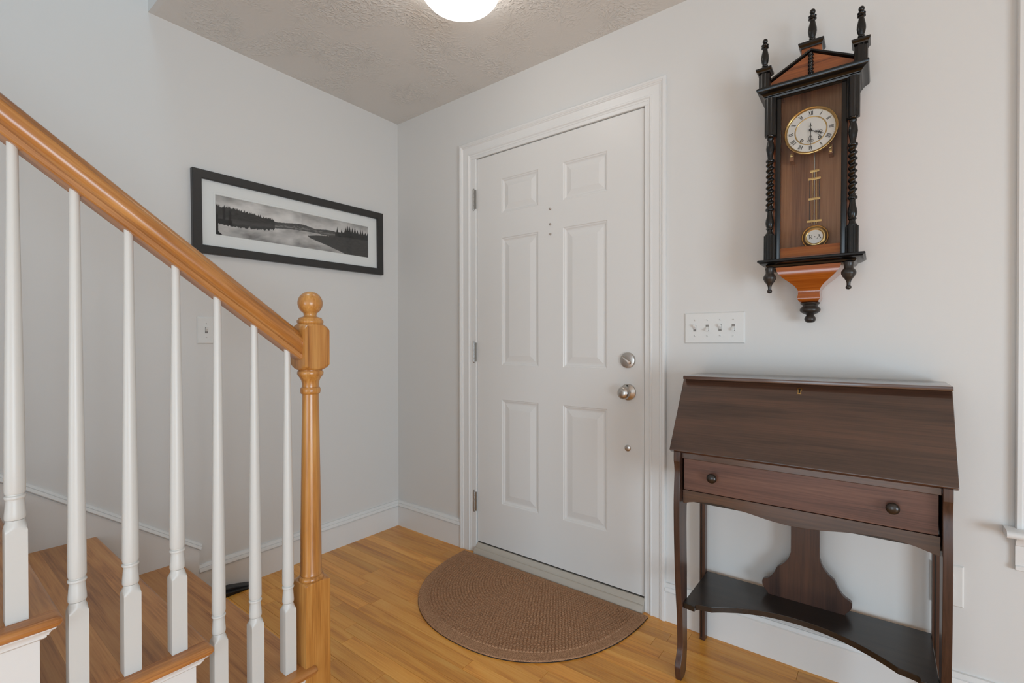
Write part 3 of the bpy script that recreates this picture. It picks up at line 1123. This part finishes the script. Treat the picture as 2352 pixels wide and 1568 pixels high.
def switch(name, loc, rotz, gangs, ups, label):
    t = thing(name, loc, label, 'light switch')
    t.rotation_euler = (0, 0, rotz)
    m = MB()
    w_ = 0.072 + 0.046 * (gangs - 1) + (0.006 if gangs > 1 else 0)
    plate(m, w_, 0.117)
    pl = m.build('plate', M['plastic'], t, smooth=20)
    sr = random.Random(5)
    for g in range(gangs):
        x = (g - (gangs - 1) / 2) * 0.046
        MB().box(x - .0055, x + .0055, -0.0058, -0.004, -0.0125, 0.0125).build('toggle_slot', M['slot'], pl)
        up = ups[g]
        tg = MB()
        s = 1 if up else -1
        tg.sections([[(x - .0047, -.0050, -.0075 + s * .002), (x + .0047, -.0050, -.0075 + s * .002), (x + .0047, -.0050, .0075 + s * .002), (x - .0047, -.0050, .0075 + s * .002)],
                     [(x - .0040, -.0165, s * .0095 - .0035), (x + .0040, -.0165, s * .0095 - .0035), (x + .0040, -.0175, s * .0095 + .0035), (x - .0040, -.0175, s * .0095 + .0035)]])
        tg.build('toggle', M['plastic'], t, bevel=0.0008)
        for zz in (0.030, -0.030):
            s_ = MB().turned((x, -0.0055, zz), [(0, .0034), (-.0012, .0032), (-.0016, .002)], n=14, axis='Y')
            so = s_.build('screw', M['plastic'], t, smooth=40)
            a = sr.uniform(0, PI)
            ca_, sa_ = math.cos(a), math.sin(a)
            q = []
            for (pp, hh) in ((-.0030, -.0005), (.0030, -.0005), (.0030, .0005), (-.0030, .0005)):
                q.append((x + pp * ca_ - hh * sa_, -.0073, zz + pp * sa_ + hh * ca_))
            MB().sections([[(a_[0], -.0060, a_[2]) for a_ in q], q]).build('screw_slot', M['slot'], so)
    return t


switch('light_switch', (1.8395, 0, 1.166), 0, 4, [True, False, True, False], 'wide white four-toggle switch plate right of the door')
switch('light_switch', (0, -1.052, 1.166), PI / 2, 1, [True], 'small single-toggle white switch plate behind the balusters')

ou = thing('wall_outlet', (2.4935, 0, 0.400), 'white duplex outlet low on the wall beside the desk leg', 'outlet')
m = MB()
plate(m, 0.074, 0.121)
op = m.build('plate', M['plastic'], ou, smooth=20)
for zz in (0.0205, -0.0205):
    m = MB()
    ring = []
    for a in range(32):
        t = 2 * PI * a / 32
        ring.append((0.0172 * math.cos(t), max(-.0140, min(.0140, .0172 * math.sin(t)))))
    m.prism([(p[0], zz + p[1]) for p in ring], 'Y', -0.0050, -0.0072)
    rc = m.build('receptacle', M['plastic'], ou)
    m = MB()
    m.box(-.0075, -.0055, -.0076, -.0065, zz - .002, zz + .006)
    m.box(.0055, .0075, -.0076, -.0065, zz - .001, zz + .005)
    m.turned((0, -.0065, zz - .0075), [(0, .0024), (-.0011, .0024)], n=12, axis='Y')
    m.build('slots', M['slot'], rc)

# ------------------------------------------------------------------ slant-front desk
desk = thing('slant_front_desk', (2.14, -0.18, 0), 'dark wooden slant-front writing desk with one long drawer', 'desk')
KO = (2.14, -0.18, 0)
XL, XR = 1.803, 2.477
LT = 0.019
# front legs: S-curved boards
fc = [(-0.318, 0.0), (-0.326, 0.035), (-0.327, 0.046), (-0.320, 0.062), (-0.309, 0.082), (-0.303, 0.105), (-0.304, 0.15), (-0.309, 0.22), (-0.321, 0.30), (-0.334, 0.45), (-0.3385, 0.55),
      (-0.3385, 0.60), (-0.335, 0.645), (-0.3305, 0.685), (-0.3325, 0.705), (-0.337, 0.722), (-0.3385, 0.728), (-0.3385, 0.757)]
bc_ = [(-0.250, 0.757), (-0.250, 0.585), (-0.258, 0.575), (-0.263, 0.565), (-0.266, 0.50), (-0.260, 0.36), (-0.258, 0.21), (-0.257, 0.09), (-0.261, 0.05), (-0.270, 0.012), (-0.284, 0.0)]
for xa in (XL, XR - LT):
    MB(KO).prism(spline(fc, 3) + bc_, 'X', xa, xa + LT).build('front_leg', M['desk_z'], desk, bevel=0.0012, smooth=25)
    bl = MB(KO).box(xa, xa + LT, -0.052, -0.022, 0.0, 0.97).build('back_leg', M['desk_z'], desk, bevel=0.001)
    MB(KO).box(xa + 0.0055, xa + 0.0085, -0.0535, -0.050, 0.012, 0.72).build('groove_shade', M['black'], bl)  # black strip painted in for the shaded gap in the leg
# slanted side panels of the writing case, closed by the fall
def flapz(y):   # underside line of the fall
    return 0.764 + (0.985 - 0.764) * (y + 0.331) / (0.331 - 0.197)
side = [(-0.322, 0.735), (-0.322, 0.752), (-0.190, 0.984), (-0.028, 0.984), (-0.028, 0.600), (-0.290, 0.600)]
for xa in (XL + 0.001, XR - LT + 0.003):
    MB(KO).prism(side, 'X', xa, xa + LT - 0.004).build('side_panel', M['desk'], desk)
MB(KO).box(XL + LT, XR - LT, -0.034, -0.028, 0.58, 0.984).build('back_panel', M['desk'], desk)
MB(KO).box(XL + 0.004, XR - 0.004, -0.315, -0.03, 0.738, 0.752).build('case_bottom', M['desk'], desk)
# top board
MB(KO).rbox(1.7965, 2.4865, -0.224, -0.022, 0.9845, 0.9965, 0.002).build('top', M['desk'], desk, smooth=30)
# fall (drop front)
P0, P1 = Vector((0, -0.3445, 0.7615)), Vector((0, -0.199, 0.984))
d = (P1 - P0).normalized()
nrm = Vector((0, -d.z, d.y))
tk = 0.016
q = [P0, P1, P1 - nrm * tk, P0 - nrm * tk]
fall = MB(KO).prism([(p.y, p.z) for p in q], 'X', 1.7905, 2.4870).build('fall_front', M['desk'], desk, bevel=0.0025)
# keyhole escutcheon on the fall
kc_ = P0 + d * ((0.9635 - P0.z) / d.z)
kx_ = 2.1425
def on_fall(u_, v_, h_):
    p = kc_ + d * v_ + nrm * h_
    return (kx_ + u_, p.y, p.z)
es = MB(KO)
outl = [(-.0052, -.011), (.0052, -.011), (.0042, -.003), (.0065, .003), (.0065, .0075), (.003, .0110), (-.003, .0110), (-.0065, .0075), (-.0065, .003), (-.0042, -.003)]
es.sections([[on_fall(a, b, 0) for a, b in outl], [on_fall(a, b, .0012) for a, b in outl]])
eo = es.build('escutcheon', M['brass'], fall)
hl = [(-.0026, -.0075), (.0026, -.0075), (.0018, .0005), (.0034, .0035), (.0024, .0065), (-.0024, .0065), (-.0034, .0035), (-.0018, .0005)]
MB(KO).sections([[on_fall(a, b, .001) for a, b in hl], [on_fall(a, b, .0016) for a, b in hl]]).build('keyhole', M['black'], eo)
# rail under the fall
MB(KO).box(XL + LT + .001, XR - LT - .001, -0.318, -0.290, 0.7335, 0.7520).build('top_rail', M['desk'], desk, bevel=0.001)
# drawer
dr = MB(KO).rbox(XL + LT + 0.006, XR - LT - 0.006, -0.313, -0.293, 0.6315, 0.7325, 0.0012).build('drawer', M['desk_red'], desk)
for xk in (1.9195, 2.3625):
    MB(KO).turned((xk, -0.313, 0.6855), [(0, 0.0085), (-0.004, 0.0075), (-0.009, 0.0085), (-0.013, 0.0130), (-0.017, 0.0150), (-0.021, 0.0148), (-0.025, 0.0120), (-0.0275, 0.007), (-0.028, 0.001)],
                  n=28, axis='Y').build('knob', M['desk_shelf'], dr, smooth=50)
# shaped apron
ap = [(1.824, 0.6295), (1.824, 0.588), (1.829, 0.5855), (1.838, 0.5885)]
ap += spline([(1.846, .5915), (1.880, .5985), (1.940, .6012), (2.015, .5935), (2.080, .5840), (2.140, .5802), (2.200, .5840), (2.265, .5935), (2.335, .5995), (2.395, .5955), (2.437, .5850)], 5)
ap += [(2.452, 0.5800), (2.456, 0.5805), (2.456, 0.6295)]
MB(KO).prism(ap, 'Y', -0.312, -0.292).build('apron', M['desk'], desk, bevel=0.001)
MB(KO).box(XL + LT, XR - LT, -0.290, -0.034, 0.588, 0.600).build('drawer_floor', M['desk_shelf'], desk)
# lower shelf with a bowed-in front
sh = [(1.8225, -0.024), (1.8225, -0.300), (1.859, -0.3035), (1.8600, -0.290), (1.866, -0.283), (1.885, -0.278), (1.905, -0.2745)]
for t in np.linspace(0, 1, 30)[1:-1]:
    x = 1.905 + t * (2.375 - 1.905)
    c_ = (2 * t - 1)
    sh.append((x, -0.181 - 0.093 * abs(c_) ** 2.1))
sh += [(2.375, -0.2745), (2.395, -0.278), (2.414, -0.283), (2.420, -0.290), (2.421, -0.3035), (2.4575, -0.300), (2.4575, -0.024)]
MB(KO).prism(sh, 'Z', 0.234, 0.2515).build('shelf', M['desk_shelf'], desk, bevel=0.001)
# lyre-shaped splat at the back
hw = [(0.600, 0.0405), (0.43, 0.0405), (0.405, 0.0430), (0.385, 0.0500), (0.365, 0.0650), (0.352, 0.0800), (0.340, 0.0860), (0.325, 0.0930), (0.308, 0.1060), (0.298, 0.1230), (0.290, 0.1265), (0.278, 0.1250), (0.266, 0.1180), (0.256, 0.1100), (0.2505, 0.1080)]
cxm = 2.1425
hw = spline(hw, 4)
sp = [(cxm - h_, z) for z, h_ in hw] + [(cxm + h_, z) for z, h_ in reversed(hw)]
MB(KO).prism(sp, 'Y', -0.066, -0.050).build('splat', M['desk_z'], desk, bevel=0.0012)

# ------------------------------------------------------------------ wall clock
CX = 2.159
clk = thing('wall_clock', (CX, 0, 1.79), 'tall antique wall clock with ebonised columns, finials and pendulum', 'clock')
CO = (CX, 0, 1.79)
KB = M['ebony']
# case
m = MB(CO)
m.box(CX - .104, CX + .104, -0.012, -0.001, 1.375, 1.935)
m.box(CX - .094, CX + .094, -0.012, -0.001, 1.935, 1.966)
m.build('back_board', M['walnut_back'], clk)
m = MB(CO)
for s in (-1, 1):
    a, b = sorted((CX + s * .104, CX + s * .094))
    m.box(a, b, -0.112, -0.012, 1.375, 1.935)
m.box(CX - .094, CX - .086, -0.094, -0.012, 1.935, 1.966)
m.box(CX + .086, CX + .094, -0.094, -0.012, 1.935, 1.966)
m.box(CX - .086, CX + .086, -0.094, -0.012, 1.958, 1.966)
m.box(CX - .094, CX + .094, -0.112, -0.012, 1.375, 1.388)
m.build('case', M['walnut'], clk)
m = MB(CO)
m.box(CX - .085, CX + .085, -0.110, -0.100, 1.380, 1.418)
m.build('lower_rail', M['walnut_rail'], clk)
# glazed door: ebonised frame
m = MB(CO)
for (a, b, c_, d_) in [(-.097, -.0815, 1.380, 1.918), (.0815, .097, 1.380, 1.918)]:
    m.rbox(CX + a, CX + b, -0.122, -0.110, c_, d_, .003)
m.rbox(CX - .0815, CX + .0815, -0.121, -0.112, 1.913, 1.918, .001)
cdoor = m.build('case_door', KB, clk, smooth=30)
MB(CO).box(CX - .083, CX + .083, -0.1155, -0.1135, 1.382, 1.905).build('glass', M['glass'], cdoor)

# columns
def twist(h, t):
    return 0.0029 * math.cos(2 * PI * h / 0.0185 - t) if 0.0965 < h < 0.2365 else 0.0


for s in (-1, 1):
    xc, yc = CX + s * 0.111, -0.126
    zb = 1.460
    col = MB(CO)
    pr = [(0, .0125), (.003, .0135), (.006, .0125), (.010, .0095), (.016, .0078), (.020, .0080), (.022, .0108), (.025, .0108), (.027, .0090), (.033, .0112), (.042, .0126),
          (.052, .0116), (.064, .0088), (.076, .0074), (.081, .0078), (.083, .0122), (.0865, .0128), (.090, .0120), (.092, .0088), (.096, .0088)]
    h = .097
    while h < .236:
        pr.append((h, .0094))
        h += .0014
    pr += [(.237, .0088), (.240, .0088), (.242, .0120), (.2455, .0128), (.249, .0120), (.251, .0078), (.258, .0076), (.270, .0098), (.285, .0124), (.298, .0112), (.308, .0088),
           (.313, .0078), (.316, .0100), (.319, .0100), (.321, .0080), (.324, .0120), (.329, .0125)]
    col.turned((xc, yc, zb), pr, n=28, twist=twist)
    cobj = col.build('column', KB, clk, smooth=50)
    # fluted octagonal blocks at both ends
    for (z0, z1) in ((1.381, 1.461), (1.787, 1.908)):
        f = MB(CO)
        rr = 0.0172
        ring = []
        for a in range(8):
            t0 = PI / 8 + a * PI / 4
            for e in (-0.10, 0.10):
                ring.append((xc + rr * math.cos(t0 + e) / 1, yc + rr * math.sin(t0 + e)))
            tm = t0 + PI / 8
            for e in (-0.17, 0.17):
                ring.append((xc + rr * .90 * math.cos(tm + e), yc + rr * .90 * math.sin(tm + e)))
        f.prism(ring, 'Z', z0, z1)
        f.build('column_block', KB, cobj, smooth=20)


def finial(zc, xc, hgt, sc_, parent, yc=-0.126):
    pr = [(0, .0118), (.003, .0112), (.007, .0080), (.012, .0068), (.014, .0088), (.017, .0088), (.019, .0072), (.027, .0100), (.038, .0118), (.048, .0114), (.060, .0088), (.070, .0066),
          (.0725, .0075), (.074, .0108), (.077, .0108), (.0785, .0078), (.081, .0104), (.084, .0110), (.0865, .0080), (.088, .0050)]
    bc2, br2 = .0965, .0086
    pr += [(bc2 + br2 * math.sin(a), br2 * .92 * math.cos(a)) for a in [math.radians(q_) for q_ in range(-60, 90, 12)]]
    pr += [(bc2 + br2, .0003)]
    sz = hgt / .105
    f = MB(CO).turned((xc, yc, zc), [(a * sz, b * sc_) for a, b in pr], n=28)
    return f.build('finial', KB, parent or clk, smooth=50)


# cornice
def frame_mould(name, prof, hx, z, mat):
    """moulding returned round front and both sides; prof = (projection, height)"""
    m = MB(CO)
    ringL = [(CX - hx - p, -0.001, z + h) for p, h in prof]
    ringFL = [(CX - hx - p, -0.112 - p, z + h) for p, h in prof]
    ringFR = [(CX + hx + p, -0.112 - p, z + h) for p, h in prof]
    ringR = [(CX + hx + p, -0.001, z + h) for p, h in prof]
    secs = [ringL, ringFL, ringFR, ringR]
    m.sections(secs)
    return m.build(name, mat, clk, smooth=30)


frame_mould('cornice', [(0.000, 0), (0.014, 0.0), (0.018, .003), (0.020, .008), (0.023, .010), (0.024, .013), (0.030, .019), (0.039, .023), (0.041, .026), (0.042, .031), (0.040, .036), (0.036, .038), (0, .038)],
            .107, 1.906, KB)
# pediment board with moulded rakes
PZ = 1.944
pb = [(CX - .112, PZ), (CX + .112, PZ), (CX + .112, 1.968), (CX, 2.028), (CX - .112, 1.968)]
ped = MB(CO).prism(pb, 'Y', -0.112, -0.094).build('pediment', M['walnut'], clk)
m = MB(CO)
rk = [(0, -.004), (0, .004), (.005, .008), (.010, .008), (.014, .010), (.018, .013), (.020, .018), (.016, .020), (0, .020)]   # (projection, height)
for s in (-1, 1):
    A = [(CX + s * .1135, -0.100 - p, 1.9625 + h * .92) for p, h in rk]
    B = [(CX, -0.100 - p, 2.0210 + h * .92) for p, h in rk]
    m.sections([A, B])
m.build('rake_moulding', KB, ped, smooth=30)
# carved spindle in the pediment
def tw2(h, t):
    return 0.0016 * math.cos(2 * PI * h / 0.011 - t * 2)
pr = [(0, .005), (.002, .0072), (.006, .0072), (.008, .006)] + [(.009 + i * .0011, .0066) for i in range(58)] + [(.074, .004)]
MB(CO).turned((CX, -0.114, 1.953), pr, n=20, twist=tw2).build('carved_spindle', KB, ped, smooth=50)
# corner posts with caps, centre pedestal
for s in (-1, 1):
    xc = CX + s * 0.1285
    f = MB(CO)
    rr = 0.0175
    ring = []
    for a in range(8):
        t0 = PI / 8 + a * PI / 4
        for e in (-0.10, 0.10):
            ring.append((xc + rr * math.cos(t0 + e), -0.128 + rr * math.sin(t0 + e)))
        tm = t0 + PI / 8
        for e in (-0.17, 0.17):
            ring.append((xc + rr * .90 * math.cos(tm + e), -0.128 + rr * .90 * math.sin(tm + e)))
    f.prism(ring, 'Z', PZ - .001, 1.994)
    po = f.build('corner_post', KB, clk, smooth=20)
    c_ = MB(CO)
    c_.sections([[(xc + sx_ * e, -0.126 + sy_ * (e + .004), z) for sx_, sy_ in ((-1, -1), (1, -1), (1, 1), (-1, 1))] for z, e in ((1.9935, .0175), (1.9965, .0190), (2.0010, .0225), (2.0060, .0230), (2.0070, .0222))])
    c_.build('post_cap', KB, po)
    finial(2.007, xc, .105, 1.0, po)
m = MB(CO).box(CX - .026, CX + .028, -0.110, -0.058, 2.000, 2.050)
pdl = m.build('pedestal', M['walnut'], clk)
c_ = MB(CO)
c_.sections([[(CX + sx_ * e, -0.088 + sy_ * e * .95, z) for sx_, sy_ in ((-1, -1), (1, -1), (1, 1), (-1, 1))] for z, e in ((2.046, .028), (2.050, .029), (2.056, .034), (2.062, .035), (2.064, .0335))])
c_.build('pedestal_cap', KB, pdl)
finial(2.063, CX + .001, .112, 1.05, pdl, yc=-0.092)
# lower shelf moulding
m = frame_mould('base_moulding', [(0, 0), (.006, 0), (.010, .003), (.012, .008), (.020, .011), (.026, .013), (.030, .017), (.034, .018), (.034, .023), (.032, .025), (0, .025)], .110, 1.3555, KB)
# pendants
for s in (-1, 1):
    pr = [(0, .0130), (-.004, .0140), (-.008, .0125), (-.018, .0122), (-.022, .0140), (-.027, .0180), (-.032, .0195), (-.038, .0190), (-.042, .0160), (-.045, .0158), (-.050, .0115), (-.057, .0072), (-.064, .0052),
          (-.072, .0050), (-.0735, .0068), (-.078, .0076), (-.082, .0064), (-.084, .002)]
    MB(CO).turned((CX + s * .107 - .004, -0.118, 1.3565), pr, n=28).build('pendant', M['ebony_worn'], clk, smooth=50)
# bracket: ogee in front and in outline
prof = [(1.3565, .0890, .118), (1.345, .0870, .119), (1.333, .0800, .118), (1.322, .0700, .112), (1.312, .0580, .102), (1.302, .0460, .090), (1.293, .0370, .080), (1.284, .0315, .073), (1.275, .0300, .071),
        (1.266, .0303, .074), (1.258, .0320, .078), (1.252, .0310, .078), (1.246, .0270, .072), (1.243, .0250, .066)]
secs = []
for z, hw_, dp in prof:
    secs.append([(CX - .005 - hw_, -0.001, z), (CX - .005 - hw_, -dp, z), (CX - .005 + hw_, -dp, z), (CX - .005 + hw_, -0.001, z)])
MB(CO).sections(secs).build('bracket', M['burl'], clk, smooth=50)
pr = [(0, .0240), (-.003, .0280), (-.006, .0275), (-.010, .0215), (-.014, .0215), (-.017, .0250), (-.022, .0290), (-.028, .0295), (-.033, .0265), (-.038, .0190), (-.041, .0125), (-.043, .0105), (-.046, .0120),
      (-.050, .0155), (-.056, .0165), (-.062, .0150), (-.066, .0110), (-.0675, .008), (-.068, .001)]
MB(CO).turned((CX - .003, -0.046, 1.2435), pr, n=32).build('bottom_finial', M['ebony_worn'], clk, smooth=50)

# dial
DC = Vector((2.1575, -0.0900, 1.7900))
dial = MB(CO).turned((DC.x, DC.y, DC.z), [(0.004, .0690), (0, .0690), (-.0005, .0685), (-.0005, .001)], n=64, axis='Y').build('dial', M['enamel'], clk, smooth=30)
MB(CO).turned((DC.x, DC.y, DC.z), [(.004, .0740), (0, .0752), (-.003, .0752), (-.0055, .0738), (-.0058, .0725), (-.0048, .0715), (-.0058, .0705), (-.0050, .0690), (-.003, .0668), (-.0006, .0660)], n=72, axis='Y', caps=False).build('bezel', M['brass'], dial, smooth=40)
rg = []
m = MB(CO)
m.sections([[(DC.x + r_ * math.cos(2 * PI * a / 64), DC.y - h_, DC.z + r_ * math.sin(2 * PI * a / 64)) for a in range(64)] for r_, h_ in ((.0452, .0004), (.0448, .0012), (.0435, .0016), (.0422, .0010), (.0415, .0004))], caps=False)
m.build('chapter_ring', M['brass'], dial, smooth=50)
NUM = {1: 'I', 2: 'II', 3: 'III', 4: 'IIII', 5: 'V', 6: 'VI', 7: 'VII', 8: 'VIII', 9: 'IX', 10: 'X', 11: 'XI', 12: 'XII'}
r_in, r_out = .0488, .0618
for hnum, txt in NUM.items():
    ang = PI / 2 - hnum * PI / 6
    er = Vector((math.cos(ang), 0, math.sin(ang)))          # outwards
    et = Vector((math.sin(ang), 0, -math.cos(ang)))         # clockwise, the reading direction at the top
    wI, wV = .0031, .0066
    W = sum(wI if ch == 'I' else wV for ch in txt)
    x = -W / 2
    m = MB(CO)

    def stroke(x0, x1, wd):
        pts = [(x0 - wd / 2, r_in), (x0 + wd / 2, r_in), (x1 + wd / 2, r_out), (x1 - wd / 2, r_out)]
        q0 = [DC + et * a + er * b + Vector((0, -.0006, 0)) for a, b in pts]
        q1 = [DC + et * a + er * b + Vector((0, -.0009, 0)) for a, b in pts]
        m.sections([q0, q1])

    for ch in txt:
        if ch == 'I':
            stroke(x + wI / 2, x + wI / 2, .0018)
            x += wI
        elif ch == 'V':
            stroke(x + wV * .5, x + wV * .18, .0019)
            stroke(x + wV * .5, x + wV * .85, .0006)
            x += wV
        else:
            stroke(x + wV * .85, x + wV * .15, .0019)
            stroke(x + wV * .15, x + wV * .85, .0006)
            x += wV
    m.build('numeral', M['black'], dial)
m = MB(CO)
for q_ in range(60):
    a = q_ * PI / 30
    p = DC + Vector((math.cos(a) * .0645, -.0006, math.sin(a) * .0645))
    e = .0007 if q_ % 5 == 0 else .00035
    m.box(p.x - e, p.x + e, p.y - .0002, p.y, p.z - e, p.z + e)
m.build('minute_dots', M['black'], dial)
for s in (-1, 1):
    c_ = (DC.x + s * .0243, DC.y - .0004, DC.z - .0268)
    MB(CO).turned(c_, [(0, .0052), (-.0008, .0050), (-.0009, .0030), (-.0002, .0028)], n=20, axis='Y', caps=False).build('winding_hole', M['black'], dial)
    MB(CO).turned(c_, [(0, .0016), (-.0015, .0016), (-.0018, .001)], n=10, axis='Y').build('winding_arbor', M['brass'], dial)


def hand(name, angle_deg, length, yy, loops, tail):
    """pierced clock hand; angle clockwise from twelve"""
    a = PI / 2 - math.radians(angle_deg)
    er = Vector((math.cos(a), 0, math.sin(a)))
    et = Vector((math.sin(a), 0, -math.cos(a)))
    B = Vector((DC.x, DC.y + yy, DC.z))
    m = MB(CO)
    m.turned((B.x, B.y, B.z), [(.0005, .0042), (-.0012, .0042), (-.002, .003)], n=20, axis='Y')
    m.tube([B, B + er * length * .45, B + er * length * .75, B + er * length], [.0012, .0008, .0009, .0003], n=6)
    for (pos, off, ra, rb) in loops:
        for s in (-1, 1):
            c_ = B + er * pos + et * off * s
            m.tube([c_ + er * ra * math.cos(t) + et * rb * math.sin(t) for t in [2 * PI * i / 14 for i in range(14)]], .00055, n=5, loop=True)
    if tail:
        m.tube([B, B - er * tail * .5, B - er * tail * .75, B - er * tail], [.0012, .0008, .0016, .0002], n=6)
        m.tube([B - er * tail * .52 - et * .004, B - er * tail * .52 + et * .004], .0007, n=6)
    return m.build(name, M['black'], dial, smooth=50)


hand('hour_hand', 116, .0395, -.0040, [(.0155, .0013, .0022, .0012), (.0215, .0024, .0036, .0020), (.0285, .0040, .0046, .0032)], 0)
hand('minute_hand', 180, .0600, -.0065, [(.0195, .0012, .0018, .0010), (.0265, .0026, .0052, .0020), (.0350, .0048, .0036, .0030)], .024)

# brass movement behind the dial, partly seen below it
m = MB(CO)
m.box(CX - .052, CX + .048, -0.078, -0.040, 1.742, 1.835)
mv = m.build('movement', M['brass'], clk)
m = MB(CO)
for (x_, z_) in ((2.1005, 1.733), (2.2090, 1.738), (2.2090, 1.724)):
    m.rbox(x_ - .004, x_ + .004, -0.062, -0.052, z_ - .005, z_ + .005, .001)
m.build('movement_bracket', M['brass'], mv)
m = MB(CO)
for x_ in (2.1005, 2.2090):
    m.box(x_ - .006, x_ + .006, -0.056, -0.012, 1.716, 1.752)
m.build('seat_board', M['walnut_back'], mv)
# gridiron pendulum
PX, PYY = 2.1665, -0.062
pend = MB(CO)
pend.tube([(PX - .0005, PYY, 1.745), (PX, PYY, 1.49)], .0019, n=8)
pd = pend.build('pendulum', M['steel_rod'], clk, smooth=50)
m = MB(CO)
for dx_ in (-.0065, .0065):
    m.tube([(PX + dx_ * .8, PYY, 1.668), (PX + dx_, PYY, 1.496)], .0017, n=8)
m.build('brass_rods', M['brass'], pd, smooth=50)
m = MB(CO)
for dx_ in (-.013, .013):
    m.tube([(PX + dx_, PYY, 1.64), (PX + dx_, PYY, 1.505)], .0010, n=6)
m.build('grid_rods', M['ebony_worn'], pd, smooth=50)
for (z_, hw_) in ((1.667, .0130), (1.642, .0175), (1.577, .0165), (1.505, .0205)):
    MB(CO).rbox(PX - hw_, PX + hw_, PYY - .003, PYY + .003, z_ - .0035, z_ + .0035, .0008).build('crossbar', M['brass'], pd)
BC = Vector((PX + .003, PYY - .002, 1.4525))
bob = MB(CO).turned((BC.x, BC.y, BC.z), [(.006, .001), (.006, .034), (.003, .0375), (0, .0385), (-.003, .0380), (-.004, .0365), (-.0025, .0350), (-.0045, .0320), (-.0075, .0280), (-.0078, .0250), (-.006, .0225), (-.0062, .001)], n=56, axis='Y').build('bob', M['brass'], pd, smooth=40)
MB(CO).turned((BC.x, BC.y, BC.z), [(-.0060, .0218), (-.0072, .0215), (-.0074, .020), (-.0074, .001)], n=48, axis='Y').build('bob_dial', M['enamel'], bob, smooth=30)
yl = BC.y - .0076


def letter(segs, cx_, cz_, wds):
    m = MB(CO)
    for pts, wd in zip(segs, wds):
        P_ = [(cx_ + a * .0105, cz_ + b * .0125) for a, b in pts]
        for (a0, b0), (a1, b1) in zip(P_, P_[1:]):
            dx_, dz_ = a1 - a0, b1 - b0
            L_ = math.hypot(dx_, dz_)
            nx_, nz_ = -dz_ / L_ * wd, dx_ / L_ * wd
            q0 = [(a0 + nx_, b0 + nz_), (a1 + nx_, b1 + nz_), (a1 - nx_, b1 - nz_), (a0 - nx_, b0 - nz_)]
            m.sections([[(p[0], yl + .0003, p[1]) for p in q0], [(p[0], yl, p[1]) for p in q0]])
    m.build('letter', M['black'], bob)


letter([[(-.3, -.5), (-.3, .5)], [(-.5, .5), (.15, .5), (.4, .25), (.1, .02), (-.25, .0)], [(0, 0), (.2, -.3), (.5, -.5)], [(-.55, -.5), (-.05, -.5)]], BC.x - .0115, BC.z, [.0009, .0005, .0008, .0004])
letter([[(-.45, -.5), (.0, .5)], [(-.05, .5), (.4, -.5)], [(-.25, -.12), (.25, -.12)], [(.15, -.5), (.6, -.5)], [(-.65, -.5), (-.2, -.5)]], BC.x + .0115, BC.z, [.0005, .0010, .0004, .0004, .0004])
MB(CO).turned((BC.x, yl + .0004, BC.z), [(0, .0016), (-.0005, .0014), (-.0006, .0005)], n=12, axis='Y').build('centre_pin', M['black'], bob)
clk.rotation_euler = (0, math.radians(0.3), 0)
